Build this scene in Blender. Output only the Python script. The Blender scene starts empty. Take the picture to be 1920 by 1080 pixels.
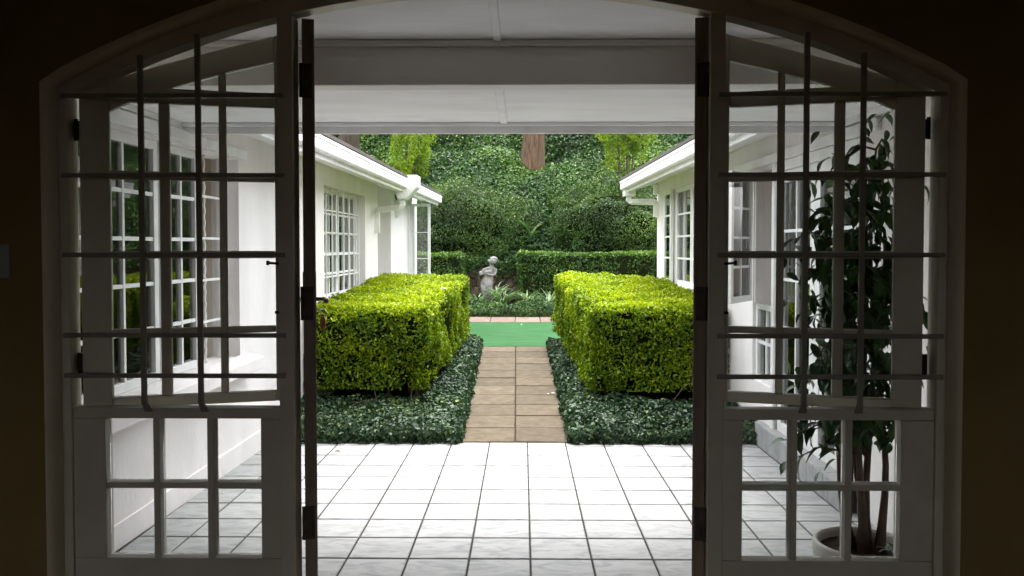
import bpy, math, random
import numpy as np
from mathutils import Vector, Matrix

random.seed(11)
rng = np.random.default_rng(11)
sc = bpy.context.scene
COL = sc.collection
RAD = math.radians

# ------------------------------------------------------------------ camera, world, sun, exposure
cam_d = bpy.data.cameras.new('camera')
cam = bpy.data.objects.new('camera', cam_d)
COL.objects.link(cam)
cam.location = (0, 0, 1.5)
cam.rotation_euler = (RAD(90) - 45 / 1547, 0, 20 / 1547)
cam_d.sensor_width = 36.0
cam_d.lens = 1547 / 1920 * 36
cam_d.shift_y = -33 / 1920
cam_d.clip_start = 0.05
cam_d.clip_end = 500
sc.camera = cam

SUN_DIR = Vector((0.05, 0.28, 0.96)).normalized()
elev = math.asin(SUN_DIR.z)
azim = math.atan2(SUN_DIR.x, SUN_DIR.y)
world = bpy.data.worlds.new('World')
sc.world = world
world.use_nodes = True
wn = world.node_tree
wn.nodes.clear()
w_out = wn.nodes.new('ShaderNodeOutputWorld')
w_bg = wn.nodes.new('ShaderNodeBackground')
w_hs = wn.nodes.new('ShaderNodeHueSaturation')
w_sky = wn.nodes.new('ShaderNodeTexSky')
w_sky.sky_type = 'NISHITA'
w_sky.sun_disc = False
w_sky.sun_elevation = elev
w_sky.sun_rotation = azim
w_sky.air_density = 1.0
w_sky.dust_density = 3.0
w_hs.inputs['Saturation'].default_value = 0.13
w_bg.inputs['Strength'].default_value = 0.15
wn.links.new(w_sky.outputs[0], w_hs.inputs['Color'])
wn.links.new(w_hs.outputs[0], w_bg.inputs['Color'])
wn.links.new(w_bg.outputs[0], w_out.inputs['Surface'])

sun_d = bpy.data.lights.new('sun', 'SUN')
sun_d.energy = 0.6
sun_d.angle = RAD(35)
sun_d.color = (1.0, 0.96, 0.9)
sun = bpy.data.objects.new('sun', sun_d)
COL.objects.link(sun)
sun.rotation_euler = SUN_DIR.to_track_quat('Z', 'Y').to_euler()

sc.view_settings.view_transform = 'Standard'
sc.view_settings.look = 'None'
sc.view_settings.gamma = 1.0
sc.view_settings.use_curve_mapping = False
sc.view_settings.exposure = 2.9
sc.cycles.use_denoising = True
sc.cycles.max_bounces = 14
sc.cycles.diffuse_bounces = 10
sc.cycles.glossy_bounces = 4
sc.cycles.transparent_max_bounces = 24
sc.cycles.transmission_bounces = 4
sc.cycles.caustics_reflective = False
sc.cycles.caustics_refractive = False
sc.cycles.sample_clamp_indirect = 8.0


# ------------------------------------------------------------------ materials
def new_mat(name):
    m = bpy.data.materials.new(name)
    m.use_nodes = True
    nt = m.node_tree
    b = nt.nodes.get('Principled BSDF')
    return m, nt, b


def node(nt, kind, **kw):
    n = nt.nodes.new(kind)
    for k, v in kw.items():
        if k in n.inputs:
            n.inputs[k].default_value = v
        else:
            setattr(n, k, v)
    return n


def pmat(name, c1, c2=None, scale=4.0, rough=0.5, bump=0.0, bscale=60.0, metallic=0.0, spec=0.5,
         stretch=(1, 1, 1), rand=0.0, detail=6.0, rough2=None, lo=0.35, hi=0.65):
    """noise mixed paint / stone / plaster; rand varies the value from object to object"""
    m, nt, b = new_mat(name)
    b.inputs['Roughness'].default_value = rough
    b.inputs['Metallic'].default_value = metallic
    b.inputs['Specular IOR Level'].default_value = spec
    tc = node(nt, 'ShaderNodeTexCoord')
    mp = node(nt, 'ShaderNodeMapping')
    mp.inputs['Scale'].default_value = stretch
    nt.links.new(tc.outputs['Object'], mp.inputs['Vector'])
    vec = mp.outputs[0]
    oi = node(nt, 'ShaderNodeObjectInfo')
    if rand:
        ad = node(nt, 'ShaderNodeVectorMath', operation='ADD')
        sp = node(nt, 'ShaderNodeVectorMath', operation='SCALE')
        sp.inputs['Scale'].default_value = 37.0
        cb = node(nt, 'ShaderNodeCombineXYZ')
        for i in range(3):
            nt.links.new(oi.outputs['Random'], cb.inputs[i])
        nt.links.new(cb.outputs[0], sp.inputs[0])
        nt.links.new(vec, ad.inputs[0])
        nt.links.new(sp.outputs[0], ad.inputs[1])
        vec = ad.outputs[0]
    if c2 is None:
        c2 = c1
    nz = node(nt, 'ShaderNodeTexNoise', Scale=scale, Detail=detail, Roughness=0.6)
    nt.links.new(vec, nz.inputs['Vector'])
    rp = node(nt, 'ShaderNodeValToRGB')
    rp.color_ramp.elements[0].position = lo
    rp.color_ramp.elements[1].position = hi
    rp.color_ramp.elements[0].color = (*c1, 1)
    rp.color_ramp.elements[1].color = (*c2, 1)
    nt.links.new(nz.outputs['Fac'], rp.inputs[0])
    col = rp.outputs[0]
    if rand:
        hs = node(nt, 'ShaderNodeHueSaturation')
        mr = node(nt, 'ShaderNodeMapRange')
        mr.inputs['To Min'].default_value = 1 - rand
        mr.inputs['To Max'].default_value = 1 + rand
        nt.links.new(oi.outputs['Random'], mr.inputs['Value'])
        nt.links.new(mr.outputs[0], hs.inputs['Value'])
        nt.links.new(col, hs.inputs['Color'])
        col = hs.outputs[0]
    nt.links.new(col, b.inputs['Base Color'])
    if rough2 is not None:
        mr2 = node(nt, 'ShaderNodeMapRange')
        mr2.inputs['To Min'].default_value = rough
        mr2.inputs['To Max'].default_value = rough2
        nt.links.new(nz.outputs['Fac'], mr2.inputs['Value'])
        nt.links.new(mr2.outputs[0], b.inputs['Roughness'])
    if bump:
        n2 = node(nt, 'ShaderNodeTexNoise', Scale=bscale, Detail=5.0, Roughness=0.6)
        nt.links.new(vec, n2.inputs['Vector'])
        bp = node(nt, 'ShaderNodeBump', Strength=bump, Distance=0.01)
        nt.links.new(n2.outputs['Fac'], bp.inputs['Height'])
        nt.links.new(bp.outputs[0], b.inputs['Normal'])
    return m


def leaf_mat(name, stops, rough=0.4, trans=0.25, spec=0.5):
    """colour from the per-leaf 'tint' value; some light passes through the blade"""
    m, nt, b = new_mat(name)
    at = node(nt, 'ShaderNodeAttribute', attribute_name='tint')
    rp = node(nt, 'ShaderNodeValToRGB')
    el = rp.color_ramp.elements
    el[0].position, el[0].color = stops[0][0], (*stops[0][1], 1)
    el[1].position, el[1].color = stops[-1][0], (*stops[-1][1], 1)
    for p, c in stops[1:-1]:
        e = el.new(p)
        e.color = (*c, 1)
    nt.links.new(at.outputs['Fac'], rp.inputs[0])
    nt.links.new(rp.outputs[0], b.inputs['Base Color'])
    b.inputs['Roughness'].default_value = rough
    b.inputs['Specular IOR Level'].default_value = spec
    tr = node(nt, 'ShaderNodeBsdfTranslucent')
    hs = node(nt, 'ShaderNodeHueSaturation', Saturation=1.15, Value=1.5)
    nt.links.new(rp.outputs[0], hs.inputs['Color'])
    nt.links.new(hs.outputs[0], tr.inputs['Color'])
    mx = node(nt, 'ShaderNodeMixShader')
    mx.inputs[0].default_value = trans
    nt.links.new(b.outputs[0], mx.inputs[1])
    nt.links.new(tr.outputs[0], mx.inputs[2])
    nt.links.new(mx.outputs[0], nt.nodes['Material Output'].inputs['Surface'])
    return m


def glass_mat(name, tint=(0.97, 0.985, 0.98)):
    m, nt, b = new_mat(name)
    nt.nodes.remove(b)
    tr = node(nt, 'ShaderNodeBsdfTransparent')
    tr.inputs['Color'].default_value = (*tint, 1)
    gl = node(nt, 'ShaderNodeBsdfGlossy')
    gl.inputs['Roughness'].default_value = 0.01
    fr = node(nt, 'ShaderNodeFresnel', IOR=1.5)
    # slightly wavy old panes
    tc = node(nt, 'ShaderNodeTexCoord')
    nz = node(nt, 'ShaderNodeTexNoise', Scale=2.5, Detail=1.0)
    bp = node(nt, 'ShaderNodeBump', Strength=0.06, Distance=0.02)
    nt.links.new(tc.outputs['Object'], nz.inputs['Vector'])
    nt.links.new(nz.outputs['Fac'], bp.inputs['Height'])
    nt.links.new(bp.outputs[0], gl.inputs['Normal'])
    mx = node(nt, 'ShaderNodeMixShader')
    dbl = node(nt, 'ShaderNodeMath', operation='MULTIPLY', use_clamp=True)      # both faces of the pane reflect
    dbl.inputs[1].default_value = 1.8
    nt.links.new(fr.outputs[0], dbl.inputs[0])
    nt.links.new(dbl.outputs[0], mx.inputs[0])
    nt.links.new(tr.outputs[0], mx.inputs[1])
    nt.links.new(gl.outputs[0], mx.inputs[2])
    nt.links.new(mx.outputs[0], nt.nodes['Material Output'].inputs['Surface'])
    return m


M = {}
M['plaster'] = pmat('plaster', (0.70, 0.66, 0.65), (0.83, 0.79, 0.785), scale=2.2, rough=0.88, bump=0.35, bscale=40, lo=0.28, hi=0.62, stretch=(1, 1, 0.28))
M['trim'] = pmat('trim_paint', (0.70, 0.70, 0.685), (0.82, 0.82, 0.815), scale=3.5, rough=0.45, bump=0.08, bscale=30, hi=0.55)
M['soffit'] = pmat('soffit_paint', (0.80, 0.80, 0.79), (0.89, 0.89, 0.885), scale=2.4, rough=0.75, spec=0.25, bump=0.12, bscale=9, stretch=(0.6, 2.5, 1))
M['beam'] = pmat('beam_paint', (0.74, 0.715, 0.685), (0.80, 0.78, 0.75), scale=1.8, rough=0.8, bump=0.1, bscale=40)
M['frame'] = pmat('frame_paint', (0.64, 0.595, 0.50), (0.73, 0.685, 0.585), scale=5, rough=0.5, bump=0.06, bscale=50)
M['bars'] = pmat('bar_paint', (0.27, 0.25, 0.205), (0.34, 0.315, 0.265), scale=12, rough=0.5, bump=0.08, bscale=90)
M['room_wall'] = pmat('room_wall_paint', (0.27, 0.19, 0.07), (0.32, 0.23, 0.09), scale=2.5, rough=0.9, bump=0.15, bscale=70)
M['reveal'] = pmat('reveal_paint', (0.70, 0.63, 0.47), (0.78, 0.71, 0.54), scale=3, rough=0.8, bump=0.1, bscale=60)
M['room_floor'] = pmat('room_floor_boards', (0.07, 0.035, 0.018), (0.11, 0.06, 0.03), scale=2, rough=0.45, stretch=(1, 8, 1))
M['room_ceiling'] = pmat('room_ceiling_paint', (0.3, 0.27, 0.2), (0.34, 0.3, 0.23), scale=2, rough=0.9)
M['wood_edge'] = pmat('stained_door_wood', (0.22, 0.165, 0.125), (0.31, 0.24, 0.185), scale=6, rough=0.6, stretch=(8, 8, 0.6), bump=0.1, bscale=25)
M['hinge'] = pmat('brown_hinge_metal', (0.05, 0.038, 0.03), (0.10, 0.078, 0.06), scale=30, rough=0.6, metallic=0.3)
M['metal'] = pmat('black_metal', (0.012, 0.011, 0.01), (0.03, 0.026, 0.022), scale=20, rough=0.5, metallic=0.5)
M['brass'] = pmat('dull_brass', (0.16, 0.12, 0.07), (0.24, 0.19, 0.12), scale=12, rough=0.35, metallic=0.9)
M['steel'] = pmat('key_steel', (0.5, 0.5, 0.5), (0.62, 0.62, 0.62), scale=8, rough=0.3, metallic=1.0)
M['red'] = pmat('red_plastic', (0.78, 0.11, 0.06), (0.82, 0.14, 0.08), scale=5, rough=0.35)
M['tag_insert'] = pmat('tag_paper', (0.30, 0.22, 0.21), (0.36, 0.27, 0.25), scale=20, rough=0.7)
M['switch'] = pmat('switch_plastic', (0.34, 0.37, 0.36), (0.40, 0.43, 0.42), scale=4, rough=0.35)
M['glass'] = glass_mat('window_glass')
M['room_in'] = pmat('wing_room_paint', (0.64, 0.59, 0.50), (0.70, 0.65, 0.56), scale=1.5, rough=0.9)
M['curtain'] = pmat('curtain_cloth', (0.70, 0.69, 0.67), (0.78, 0.77, 0.75), scale=6, rough=0.9)
M['grout'] = pmat('grey_grout', (0.035, 0.032, 0.029), (0.065, 0.06, 0.054), scale=20, rough=0.95, spec=0.1)
M['slab'] = pmat('path_slab_stone', (0.066, 0.053, 0.037), (0.122, 0.099, 0.069), scale=11, rough=0.9, spec=0.15, bump=0.7, bscale=120, rand=0.16, stretch=(1, 1.2, 1), detail=9.0, lo=0.3, hi=0.7)
M['soil'] = pmat('dark_soil', (0.022, 0.015, 0.01), (0.05, 0.036, 0.024), scale=14, rough=0.95, spec=0.05, bump=0.8, bscale=40)
M['turf'] = pmat('green_turf_mat', (0.024, 0.074, 0.027), (0.037, 0.104, 0.042), scale=4.5, rough=0.95, spec=0.05, bump=0.5, bscale=180, stretch=(0.6, 2.5, 1))
M['paver'] = pmat('pink_paver', (0.095, 0.062, 0.046), (0.14, 0.096, 0.073), scale=6, rough=0.85, bump=0.4, bscale=70, rand=0.12)
M['stone'] = pmat('brown_wall_stone', (0.045, 0.032, 0.024), (0.135, 0.092, 0.06), scale=5, rough=0.9, bump=0.8, bscale=30, rand=0.5)
M['mortar'] = pmat('wall_mortar', (0.06, 0.05, 0.04), (0.11, 0.09, 0.07), scale=12, rough=0.95, bump=0.6, bscale=40)
M['statue'] = pmat('weathered_statue_stone', (0.12, 0.113, 0.108), (0.33, 0.315, 0.305), scale=9, rough=0.85, bump=0.5, bscale=50)
M['bark'] = pmat('red_brown_bark', (0.058, 0.034, 0.019), (0.155, 0.097, 0.058), scale=7, rough=0.95, bump=1.0, bscale=14, stretch=(4, 4, 0.45))
M['dark_bark'] = pmat('dark_grey_bark', (0.03, 0.022, 0.015), (0.085, 0.062, 0.042), scale=7, rough=0.95, bump=1.0, bscale=14, stretch=(4, 4, 0.45))
M['stem'] = pmat('hedge_stem', (0.05, 0.032, 0.02), (0.10, 0.07, 0.045), scale=10, rough=0.9)
M['ficus_stem'] = pmat('ficus_stem', (0.05, 0.029, 0.02), (0.11, 0.063, 0.042), scale=14, rough=0.7, bump=0.4, bscale=40)
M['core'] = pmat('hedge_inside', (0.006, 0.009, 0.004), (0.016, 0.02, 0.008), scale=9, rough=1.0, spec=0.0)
M['ivy_ground'] = pmat('ivy_bank_ground', (0.012, 0.022, 0.010), (0.028, 0.045, 0.018), scale=5, rough=1.0, spec=0.0, bump=1.0, bscale=12)
M['pot_glaze'] = pmat('pot_cream_glaze', (0.66, 0.63, 0.56), (0.74, 0.71, 0.64), scale=3, rough=0.35)
M['pot_rim'] = pmat('pot_grey_rim', (0.48, 0.46, 0.42), (0.56, 0.54, 0.50), scale=6, rough=0.5)
M['pot_ink'] = pmat('pot_blue_black_print', (0.012, 0.013, 0.03), (0.03, 0.03, 0.06), scale=9, rough=0.4)
M['roof_tile'] = pmat('dark_roof_tile', (0.06, 0.05, 0.045), (0.10, 0.085, 0.075), scale=5, rough=0.85, bump=0.4, bscale=12)
M['lamp'] = pmat('lamp_ceramic', (0.62, 0.61, 0.58), (0.68, 0.67, 0.64), scale=4, rough=0.4)
M['petal'] = pmat('white_petal', (0.80, 0.80, 0.76), (0.86, 0.86, 0.83), scale=9, rough=0.6)
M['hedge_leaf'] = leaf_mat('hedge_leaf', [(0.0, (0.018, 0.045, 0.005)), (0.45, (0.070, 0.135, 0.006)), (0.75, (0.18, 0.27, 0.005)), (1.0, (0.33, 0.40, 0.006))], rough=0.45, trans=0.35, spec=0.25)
M['cover_leaf'] = leaf_mat('ground_cover_leaf', [(0.0, (0.010, 0.026, 0.012)), (0.6, (0.034, 0.070, 0.030)), (0.92, (0.075, 0.125, 0.04)), (1.0, (0.22, 0.27, 0.06))], rough=0.45, trans=0.12, spec=0.25)
M['dark_leaf'] = leaf_mat('dark_hedge_leaf', [(0.0, (0.012, 0.030, 0.010)), (0.55, (0.045, 0.105, 0.018)), (1.0, (0.15, 0.25, 0.035))], rough=0.42, trans=0.25, spec=0.3)
M['ivy_leaf'] = leaf_mat('ivy_leaf', [(0.0, (0.010, 0.028, 0.009)), (0.5, (0.036, 0.085, 0.020)), (0.8, (0.080, 0.160, 0.026)), (1.0, (0.16, 0.26, 0.035))], rough=0.5, trans=0.2, spec=0.22)
M['shrub_leaf'] = leaf_mat('shrub_leaf', [(0.0, (0.016, 0.036, 0.010)), (0.5, (0.050, 0.100, 0.020)), (0.85, (0.105, 0.175, 0.03)), (1.0, (0.18, 0.26, 0.04))], rough=0.4, trans=0.22, spec=0.3)
M['gold_leaf'] = leaf_mat('golden_shrub_leaf', [(0.0, (0.05, 0.10, 0.006)), (0.5, (0.17, 0.28, 0.008)), (1.0, (0.30, 0.40, 0.012))], rough=0.45, trans=0.35)
M['strap_leaf'] = leaf_mat('strap_leaf', [(0.0, (0.035, 0.08, 0.025)), (0.6, (0.085, 0.16, 0.055)), (1.0, (0.20, 0.28, 0.12))], rough=0.4, trans=0.25)
M['ficus_leaf'] = pmat('ficus_leaf', (0.018, 0.06, 0.014), (0.05, 0.135, 0.03), scale=6, rough=0.42, rand=0.45, spec=0.3)
M['variegated'] = pmat('variegated_leaf', (0.09, 0.16, 0.10), (0.35, 0.44, 0.36), scale=9, rough=0.4, stretch=(6, 6, 1))


def tile_material():
    """white glazed floor tile, faint grey marbling that differs from tile to tile"""
    m, nt, b = new_mat('white_glazed_tile')
    tc = node(nt, 'ShaderNodeTexCoord')
    oi = node(nt, 'ShaderNodeObjectInfo')
    cb = node(nt, 'ShaderNodeCombineXYZ')
    sc_ = node(nt, 'ShaderNodeVectorMath', operation='SCALE')
    sc_.inputs['Scale'].default_value = 41
    for i in range(3):
        nt.links.new(oi.outputs['Random'], cb.inputs[i])
    nt.links.new(cb.outputs[0], sc_.inputs[0])
    ad = node(nt, 'ShaderNodeVectorMath', operation='ADD')
    nt.links.new(tc.outputs['Object'], ad.inputs[0])
    nt.links.new(sc_.outputs[0], ad.inputs[1])
    mp = node(nt, 'ShaderNodeMapping')
    mp.inputs['Scale'].default_value = (1.0, 2.6, 1)
    mp.inputs['Rotation'].default_value = (0, 0, 0.35)
    nt.links.new(ad.outputs[0], mp.inputs[0])
    nz = node(nt, 'ShaderNodeTexNoise', Scale=5.5, Detail=6.0, Roughness=0.62, Distortion=1.2)
    nt.links.new(mp.outputs[0], nz.inputs['Vector'])
    rp = node(nt, 'ShaderNodeValToRGB')
    el = rp.color_ramp.elements
    el[0].position, el[0].color = 0.30, (0.215, 0.222, 0.225, 1)
    el[1].position, el[1].color = 0.56, (0.35, 0.353, 0.353, 1)
    nt.links.new(nz.outputs['Fac'], rp.inputs[0])
    nt.links.new(rp.outputs[0], b.inputs['Base Color'])
    mr = node(nt, 'ShaderNodeMapRange')
    mr.inputs['To Min'].default_value = 0.42
    mr.inputs['To Max'].default_value = 0.55
    b.inputs['Specular IOR Level'].default_value = 0.12
    nt.links.new(nz.outputs['Fac'], mr.inputs['Value'])
    nt.links.new(mr.outputs[0], b.inputs['Roughness'])
    n2 = node(nt, 'ShaderNodeTexNoise', Scale=9, Detail=2)
    nt.links.new(ad.outputs[0], n2.inputs['Vector'])
    bp = node(nt, 'ShaderNodeBump', Strength=0.06, Distance=0.01)
    nt.links.new(n2.outputs['Fac'], bp.inputs['Height'])
    nt.links.new(bp.outputs[0], b.inputs['Normal'])
    return m


M['tile'] = tile_material()


# ------------------------------------------------------------------ mesh helpers
class MB:
    """collects shapes into one mesh; T maps builder coordinates to object coordinates"""

    def __init__(self, T=None, flip=False):
        self.v, self.f, self.T, self.flip = [], [], T, flip

    def add(self, vs, fs):
        n = len(self.v)
        if self.T:
            vs = [self.T(*p) for p in vs]
        self.v += [tuple(p) for p in vs]
        for f in fs:
            g = [i + n for i in f]
            self.f.append(g[::-1] if self.flip else g)
        return self

    def box(self, x0, x1, y0, y1, z0, z1):
        vs = [(x0, y0, z0), (x1, y0, z0), (x1, y1, z0), (x0, y1, z0), (x0, y0, z1), (x1, y0, z1), (x1, y1, z1), (x0, y1, z1)]
        return self.add(vs, [(0, 3, 2, 1), (4, 5, 6, 7), (0, 1, 5, 4), (1, 2, 6, 5), (2, 3, 7, 6), (3, 0, 4, 7)])

    def prism(self, pts, y0, y1):
        """polygon in x,z (counter-clockwise seen from -y) pushed along y"""
        n = len(pts)
        vs = [(x, y0, z) for x, z in pts] + [(x, y1, z) for x, z in pts]
        fs = [tuple(range(n)), tuple(range(2 * n - 1, n - 1, -1))]
        for i in range(n):
            j = (i + 1) % n
            fs.append((i, i + n, j + n, j))
        return self.add(vs, fs)

    def extrude(self, ring0, ring1):
        n = len(ring0)
        fs = [tuple(range(n))[::-1], tuple(range(n, 2 * n))]
        for i in range(n):
            j = (i + 1) % n
            fs.append((i, j, j + n, i + n))
        return self.add(list(ring0) + list(ring1), fs)

    def tube(self, pts, rad, n=8, cap=True, ph=0.0):
        pts = [Vector(p) for p in pts]
        if not hasattr(rad, '__len__'):
            rad = [rad] * len(pts)
        vs, fs = [], []
        d0 = (pts[1] - pts[0]).normalized()
        ref = Vector((0, 0, 1)) if abs(d0.z) < 0.9 else Vector((1, 0, 0))
        for i, p in enumerate(pts):
            a = pts[max(i - 1, 0)]
            b = pts[min(i + 1, len(pts) - 1)]
            d = (b - a).normalized()
            u = d.cross(ref).normalized()
            w = d.cross(u)
            for k in range(n):
                t = 2 * math.pi * k / n + ph
                vs.append(p + (u * math.cos(t) + w * math.sin(t)) * rad[i])
        for i in range(len(pts) - 1):
            for k in range(n):
                k2 = (k + 1) % n
                fs.append((i * n + k, (i + 1) * n + k, (i + 1) * n + k2, i * n + k2))
        if cap:
            fs.append(tuple(range(n)))
            fs.append(tuple(range(len(pts) * n - 1, (len(pts) - 1) * n - 1, -1)))
        return self.add(vs, fs)

    def lathe(self, prof, c=(0, 0, 0), n=32):
        vs, fs = [], []
        for r, z in prof:
            for k in range(n):
                t = 2 * math.pi * k / n
                vs.append((c[0] + r * math.cos(t), c[1] + r * math.sin(t), c[2] + z))
        for i in range(len(prof) - 1):
            for k in range(n):
                k2 = (k + 1) % n
                fs.append((i * n + k, i * n + k2, (i + 1) * n + k2, (i + 1) * n + k))
        return self.add(vs, fs)

    def mesh(self, name, mat):
        me = bpy.data.meshes.new(name)
        me.from_pydata(self.v, [], self.f)
        me.materials.append(mat)
        me.update()
        return me

    def build(self, name, mat, parent=None, bevel=0.0, smooth=False, loc=None):
        return put(name, self.mesh(name, mat), parent, loc, bevel=bevel, smooth=smooth)


def put(name, me, parent=None, loc=None, rot=None, bevel=0.0, smooth=False):
    o = bpy.data.objects.new(name, me)
    COL.objects.link(o)
    if parent is not None:
        o.parent = parent
    if loc is not None:
        o.location = loc
    if rot is not None:
        o.rotation_euler = rot
    if smooth:
        me.polygons.foreach_set('use_smooth', [True] * len(me.polygons))
    if bevel:
        b = o.modifiers.new('bevel', 'BEVEL')
        b.width = bevel
        b.segments = 2
        b.limit_method = 'ANGLE'
    return o


def thing(name, label, cat, loc=(0, 0, 0), rotz=0.0, group=None):
    o = bpy.data.objects.new(name, None)
    COL.objects.link(o)
    o.location = loc
    o.rotation_euler = (0, 0, rotz)
    o['label'] = label
    o['category'] = cat
    if group:
        o['group'] = group
    return o


def tag(o, label, cat, group=None):
    o['label'] = label
    o['category'] = cat
    if group:
        o['group'] = group
    return o


def struct(o, kind='structure', label=None):
    o['kind'] = kind
    if label:
        o['label'] = label
    return o


def np_mesh(name, V, F, mat, tint=None, smooth=False):
    """V (n,3) F (m,3) triangles"""
    me = bpy.data.meshes.new(name)
    V = np.ascontiguousarray(V, dtype=np.float32)
    F = np.ascontiguousarray(F, dtype=np.int32)
    me.vertices.add(len(V))
    me.vertices.foreach_set('co', V.ravel())
    me.loops.add(F.size)
    me.loops.foreach_set('vertex_index', F.ravel())
    me.polygons.add(len(F))
    me.polygons.foreach_set('loop_start', np.arange(0, F.size, 3, dtype=np.int32))
    me.polygons.foreach_set('loop_total', np.full(len(F), 3, dtype=np.int32))
    me.update(calc_edges=True)
    if tint is not None:
        a = me.attributes.new('tint', 'FLOAT', 'FACE')
        a.data.foreach_set('value', np.ascontiguousarray(tint, dtype=np.float32))
    me.materials.append(mat)
    return me


def unit(a):
    return a / np.maximum(np.linalg.norm(a, axis=1, keepdims=True), 1e-9)


def vnoise(P, f, seed=0):
    """cheap smooth 3-D noise in -1..1 from a few sines"""
    r = np.random.default_rng(seed)
    out = np.zeros(len(P))
    for _ in range(7):
        k = r.normal(size=3) * f
        out += np.sin(P @ k + r.uniform(0, 6.28))
    return out / 3.2


def leaves(name, P, N, L, mat, tint, parent=None, aspect=0.45, spread=0.6, lift=0.35, fold=0.12, fine=True, loc=None, grav=0.0):
    """one mesh of many small folded leaf blades, one per point"""
    P = np.asarray(P, float)
    N = np.asarray(N, float)
    n = len(P)
    L = L * rng.uniform(0.65, 1.25, n)[:, None]
    nn = unit(N + rng.normal(size=(n, 3)) * spread)
    t = np.cross(nn, rng.normal(size=(n, 3)))
    d = unit(unit(t) + nn * rng.uniform(-0.2, 1.0, n)[:, None] * lift + np.array([0, 0, -grav]))
    s = unit(np.cross(nn, d))
    up = np.cross(d, s)
    W = L * aspect * rng.uniform(0.8, 1.2, n)[:, None]
    base = P - d * L * 0.5
    tip = P + d * L * 0.5 - up * L * 0.06
    lf = P + s * W * 0.5 + up * W * fold * 2 - d * L * 0.05
    rt = P - s * W * 0.5 + up * W * fold * 2 - d * L * 0.05
    tint = np.clip(tint, 0, 1)
    if fine:
        V = np.stack([base, rt, P + up * 0.0, lf, tip], 1).reshape(-1, 3)
        f = np.array([[0, 1, 2], [1, 4, 2], [2, 4, 3], [0, 2, 3]])
        F = (np.arange(n)[:, None, None] * 5 + f[None]).reshape(-1, 3)
        me = np_mesh(name, V, F, mat, np.repeat(tint, 4))
    else:
        V = np.stack([base, rt, tip, lf], 1).reshape(-1, 3)
        f = np.array([[0, 1, 2], [0, 2, 3]])
        F = (np.arange(n)[:, None, None] * 4 + f[None]).reshape(-1, 3)
        me = np_mesh(name, V, F, mat, np.repeat(tint, 2))
    return put(name, me, parent, loc)


C0 = -0.08            # centre line of the arched doorway


def arc_z(x, R, zc):
    return zc + math.sqrt(max(R * R - (x - C0) ** 2, 0))


def patio_z(y):
    return -0.0123 * y


def garden_z(y):
    return -0.3456 + 0.04 * y


# ================================================================== large structure
# ground under everything: one sheet out to the horizon with the bank behind the garden
def ground_profile(y):
    pts = [(-140, -0.25), (6.55, -0.25), (6.66, -0.11), (16.9, 0.30), (17.0, 1.05), (18.0, 1.95), (19.3, 3.08), (20.6, 3.75),
           (22.0, 5.6), (23.5, 7.0), (32, 7.6), (60, 8.5), (160, 10.0)]
    for (a, za), (b, zb) in zip(pts, pts[1:]):
        if y <= b:
            return za + (zb - za) * (y - a) / (b - a)
    return pts[-1][1]


gx = [-140, -60, -30, -14] + [x * 0.5 for x in range(-20, 21)] + [14, 30, 60, 140]
gy = [-140, -40, -12, 0, 6.55, 6.66] + [6.66 + 0.64 * i for i in range(1, 16)] + [16.9, 17.0] + [17 + 0.3 * i for i in range(1, 27)] + [28, 32, 45, 60, 160]
gv, gf = [], []
for y in gy:
    for x in gx:
        z = ground_profile(y)
        if 17.3 < y < 30:
            z += 0.16 * math.sin(x * 1.3 + 1.1 * y) + 0.12 * math.sin(x * 2.9 - y * 1.7) - 0.006 * x * x * (1 if abs(x) < 10 else 0)
        gv.append((x, y, z))
nx = len(gx)
for j in range(len(gy) - 1):
    for i in range(nx - 1):
        gf.append((j * nx + i, j * nx + i + 1, (j + 1) * nx + i + 1, (j + 1) * nx + i))
gm = bpy.data.meshes.new('ground')
gm.from_pydata(gv, [], gf)
gm.materials.append(M['soil'])
gm.materials.append(M['ivy_ground'])
for p in gm.polygons:
    if p.center.y > 17:
        p.material_index = 1
struct(put('ground', gm, smooth=True))

# ---------------- the dark room the camera stands in
b = MB()
WO = 1.615                       # half width of the wall opening
AR, AZ = 3.33, -0.832            # arch of the wall opening
FL = 0.2                         # inside floor level
out = []
zs = AZ + math.sqrt(AR * AR - WO * WO)
for z in np.linspace(FL, zs, 8)[:-1]:
    out.append((C0 - WO, z))
for x in np.linspace(-WO, WO, 49):
    out.append((C0 + x, AZ + math.sqrt(AR * AR - x * x)))
for z in np.linspace(zs, FL, 8)[1:]:
    out.append((C0 + WO, z))
nrm = []
for i, (x, z) in enumerate(out):
    a = out[max(i - 1, 0)]
    c = out[min(i + 1, len(out) - 1)]
    tx, tz = c[0] - a[0], c[1] - a[1]
    l = math.hypot(tx, tz)
    nrm.append((-tz / l, tx / l))
prof = [(0.0, 3.09), (0.0, 2.962), (0.002, 2.948), (0.007, 2.935), (0.014, 2.9275), (0.022, 2.925)]
rows = []
for o_, y_ in prof:
    rows.append([(x + n[0] * o_, y_, z + n[1] * o_) for (x, z), n in zip(out, nrm)])
rv = MB()
vs = [p for r in rows for p in r]
n = len(out)
fs = []
for j in range(len(prof) - 1):
    for i in range(n - 1):
        fs.append((j * n + i, j * n + i + 1, (j + 1) * n + i + 1, (j + 1) * n + i))
rv.add(vs, fs)
wall = MB()
face = rows[-1]
XL, XR, ZT = -3.6, 3.5, 2.95


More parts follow.
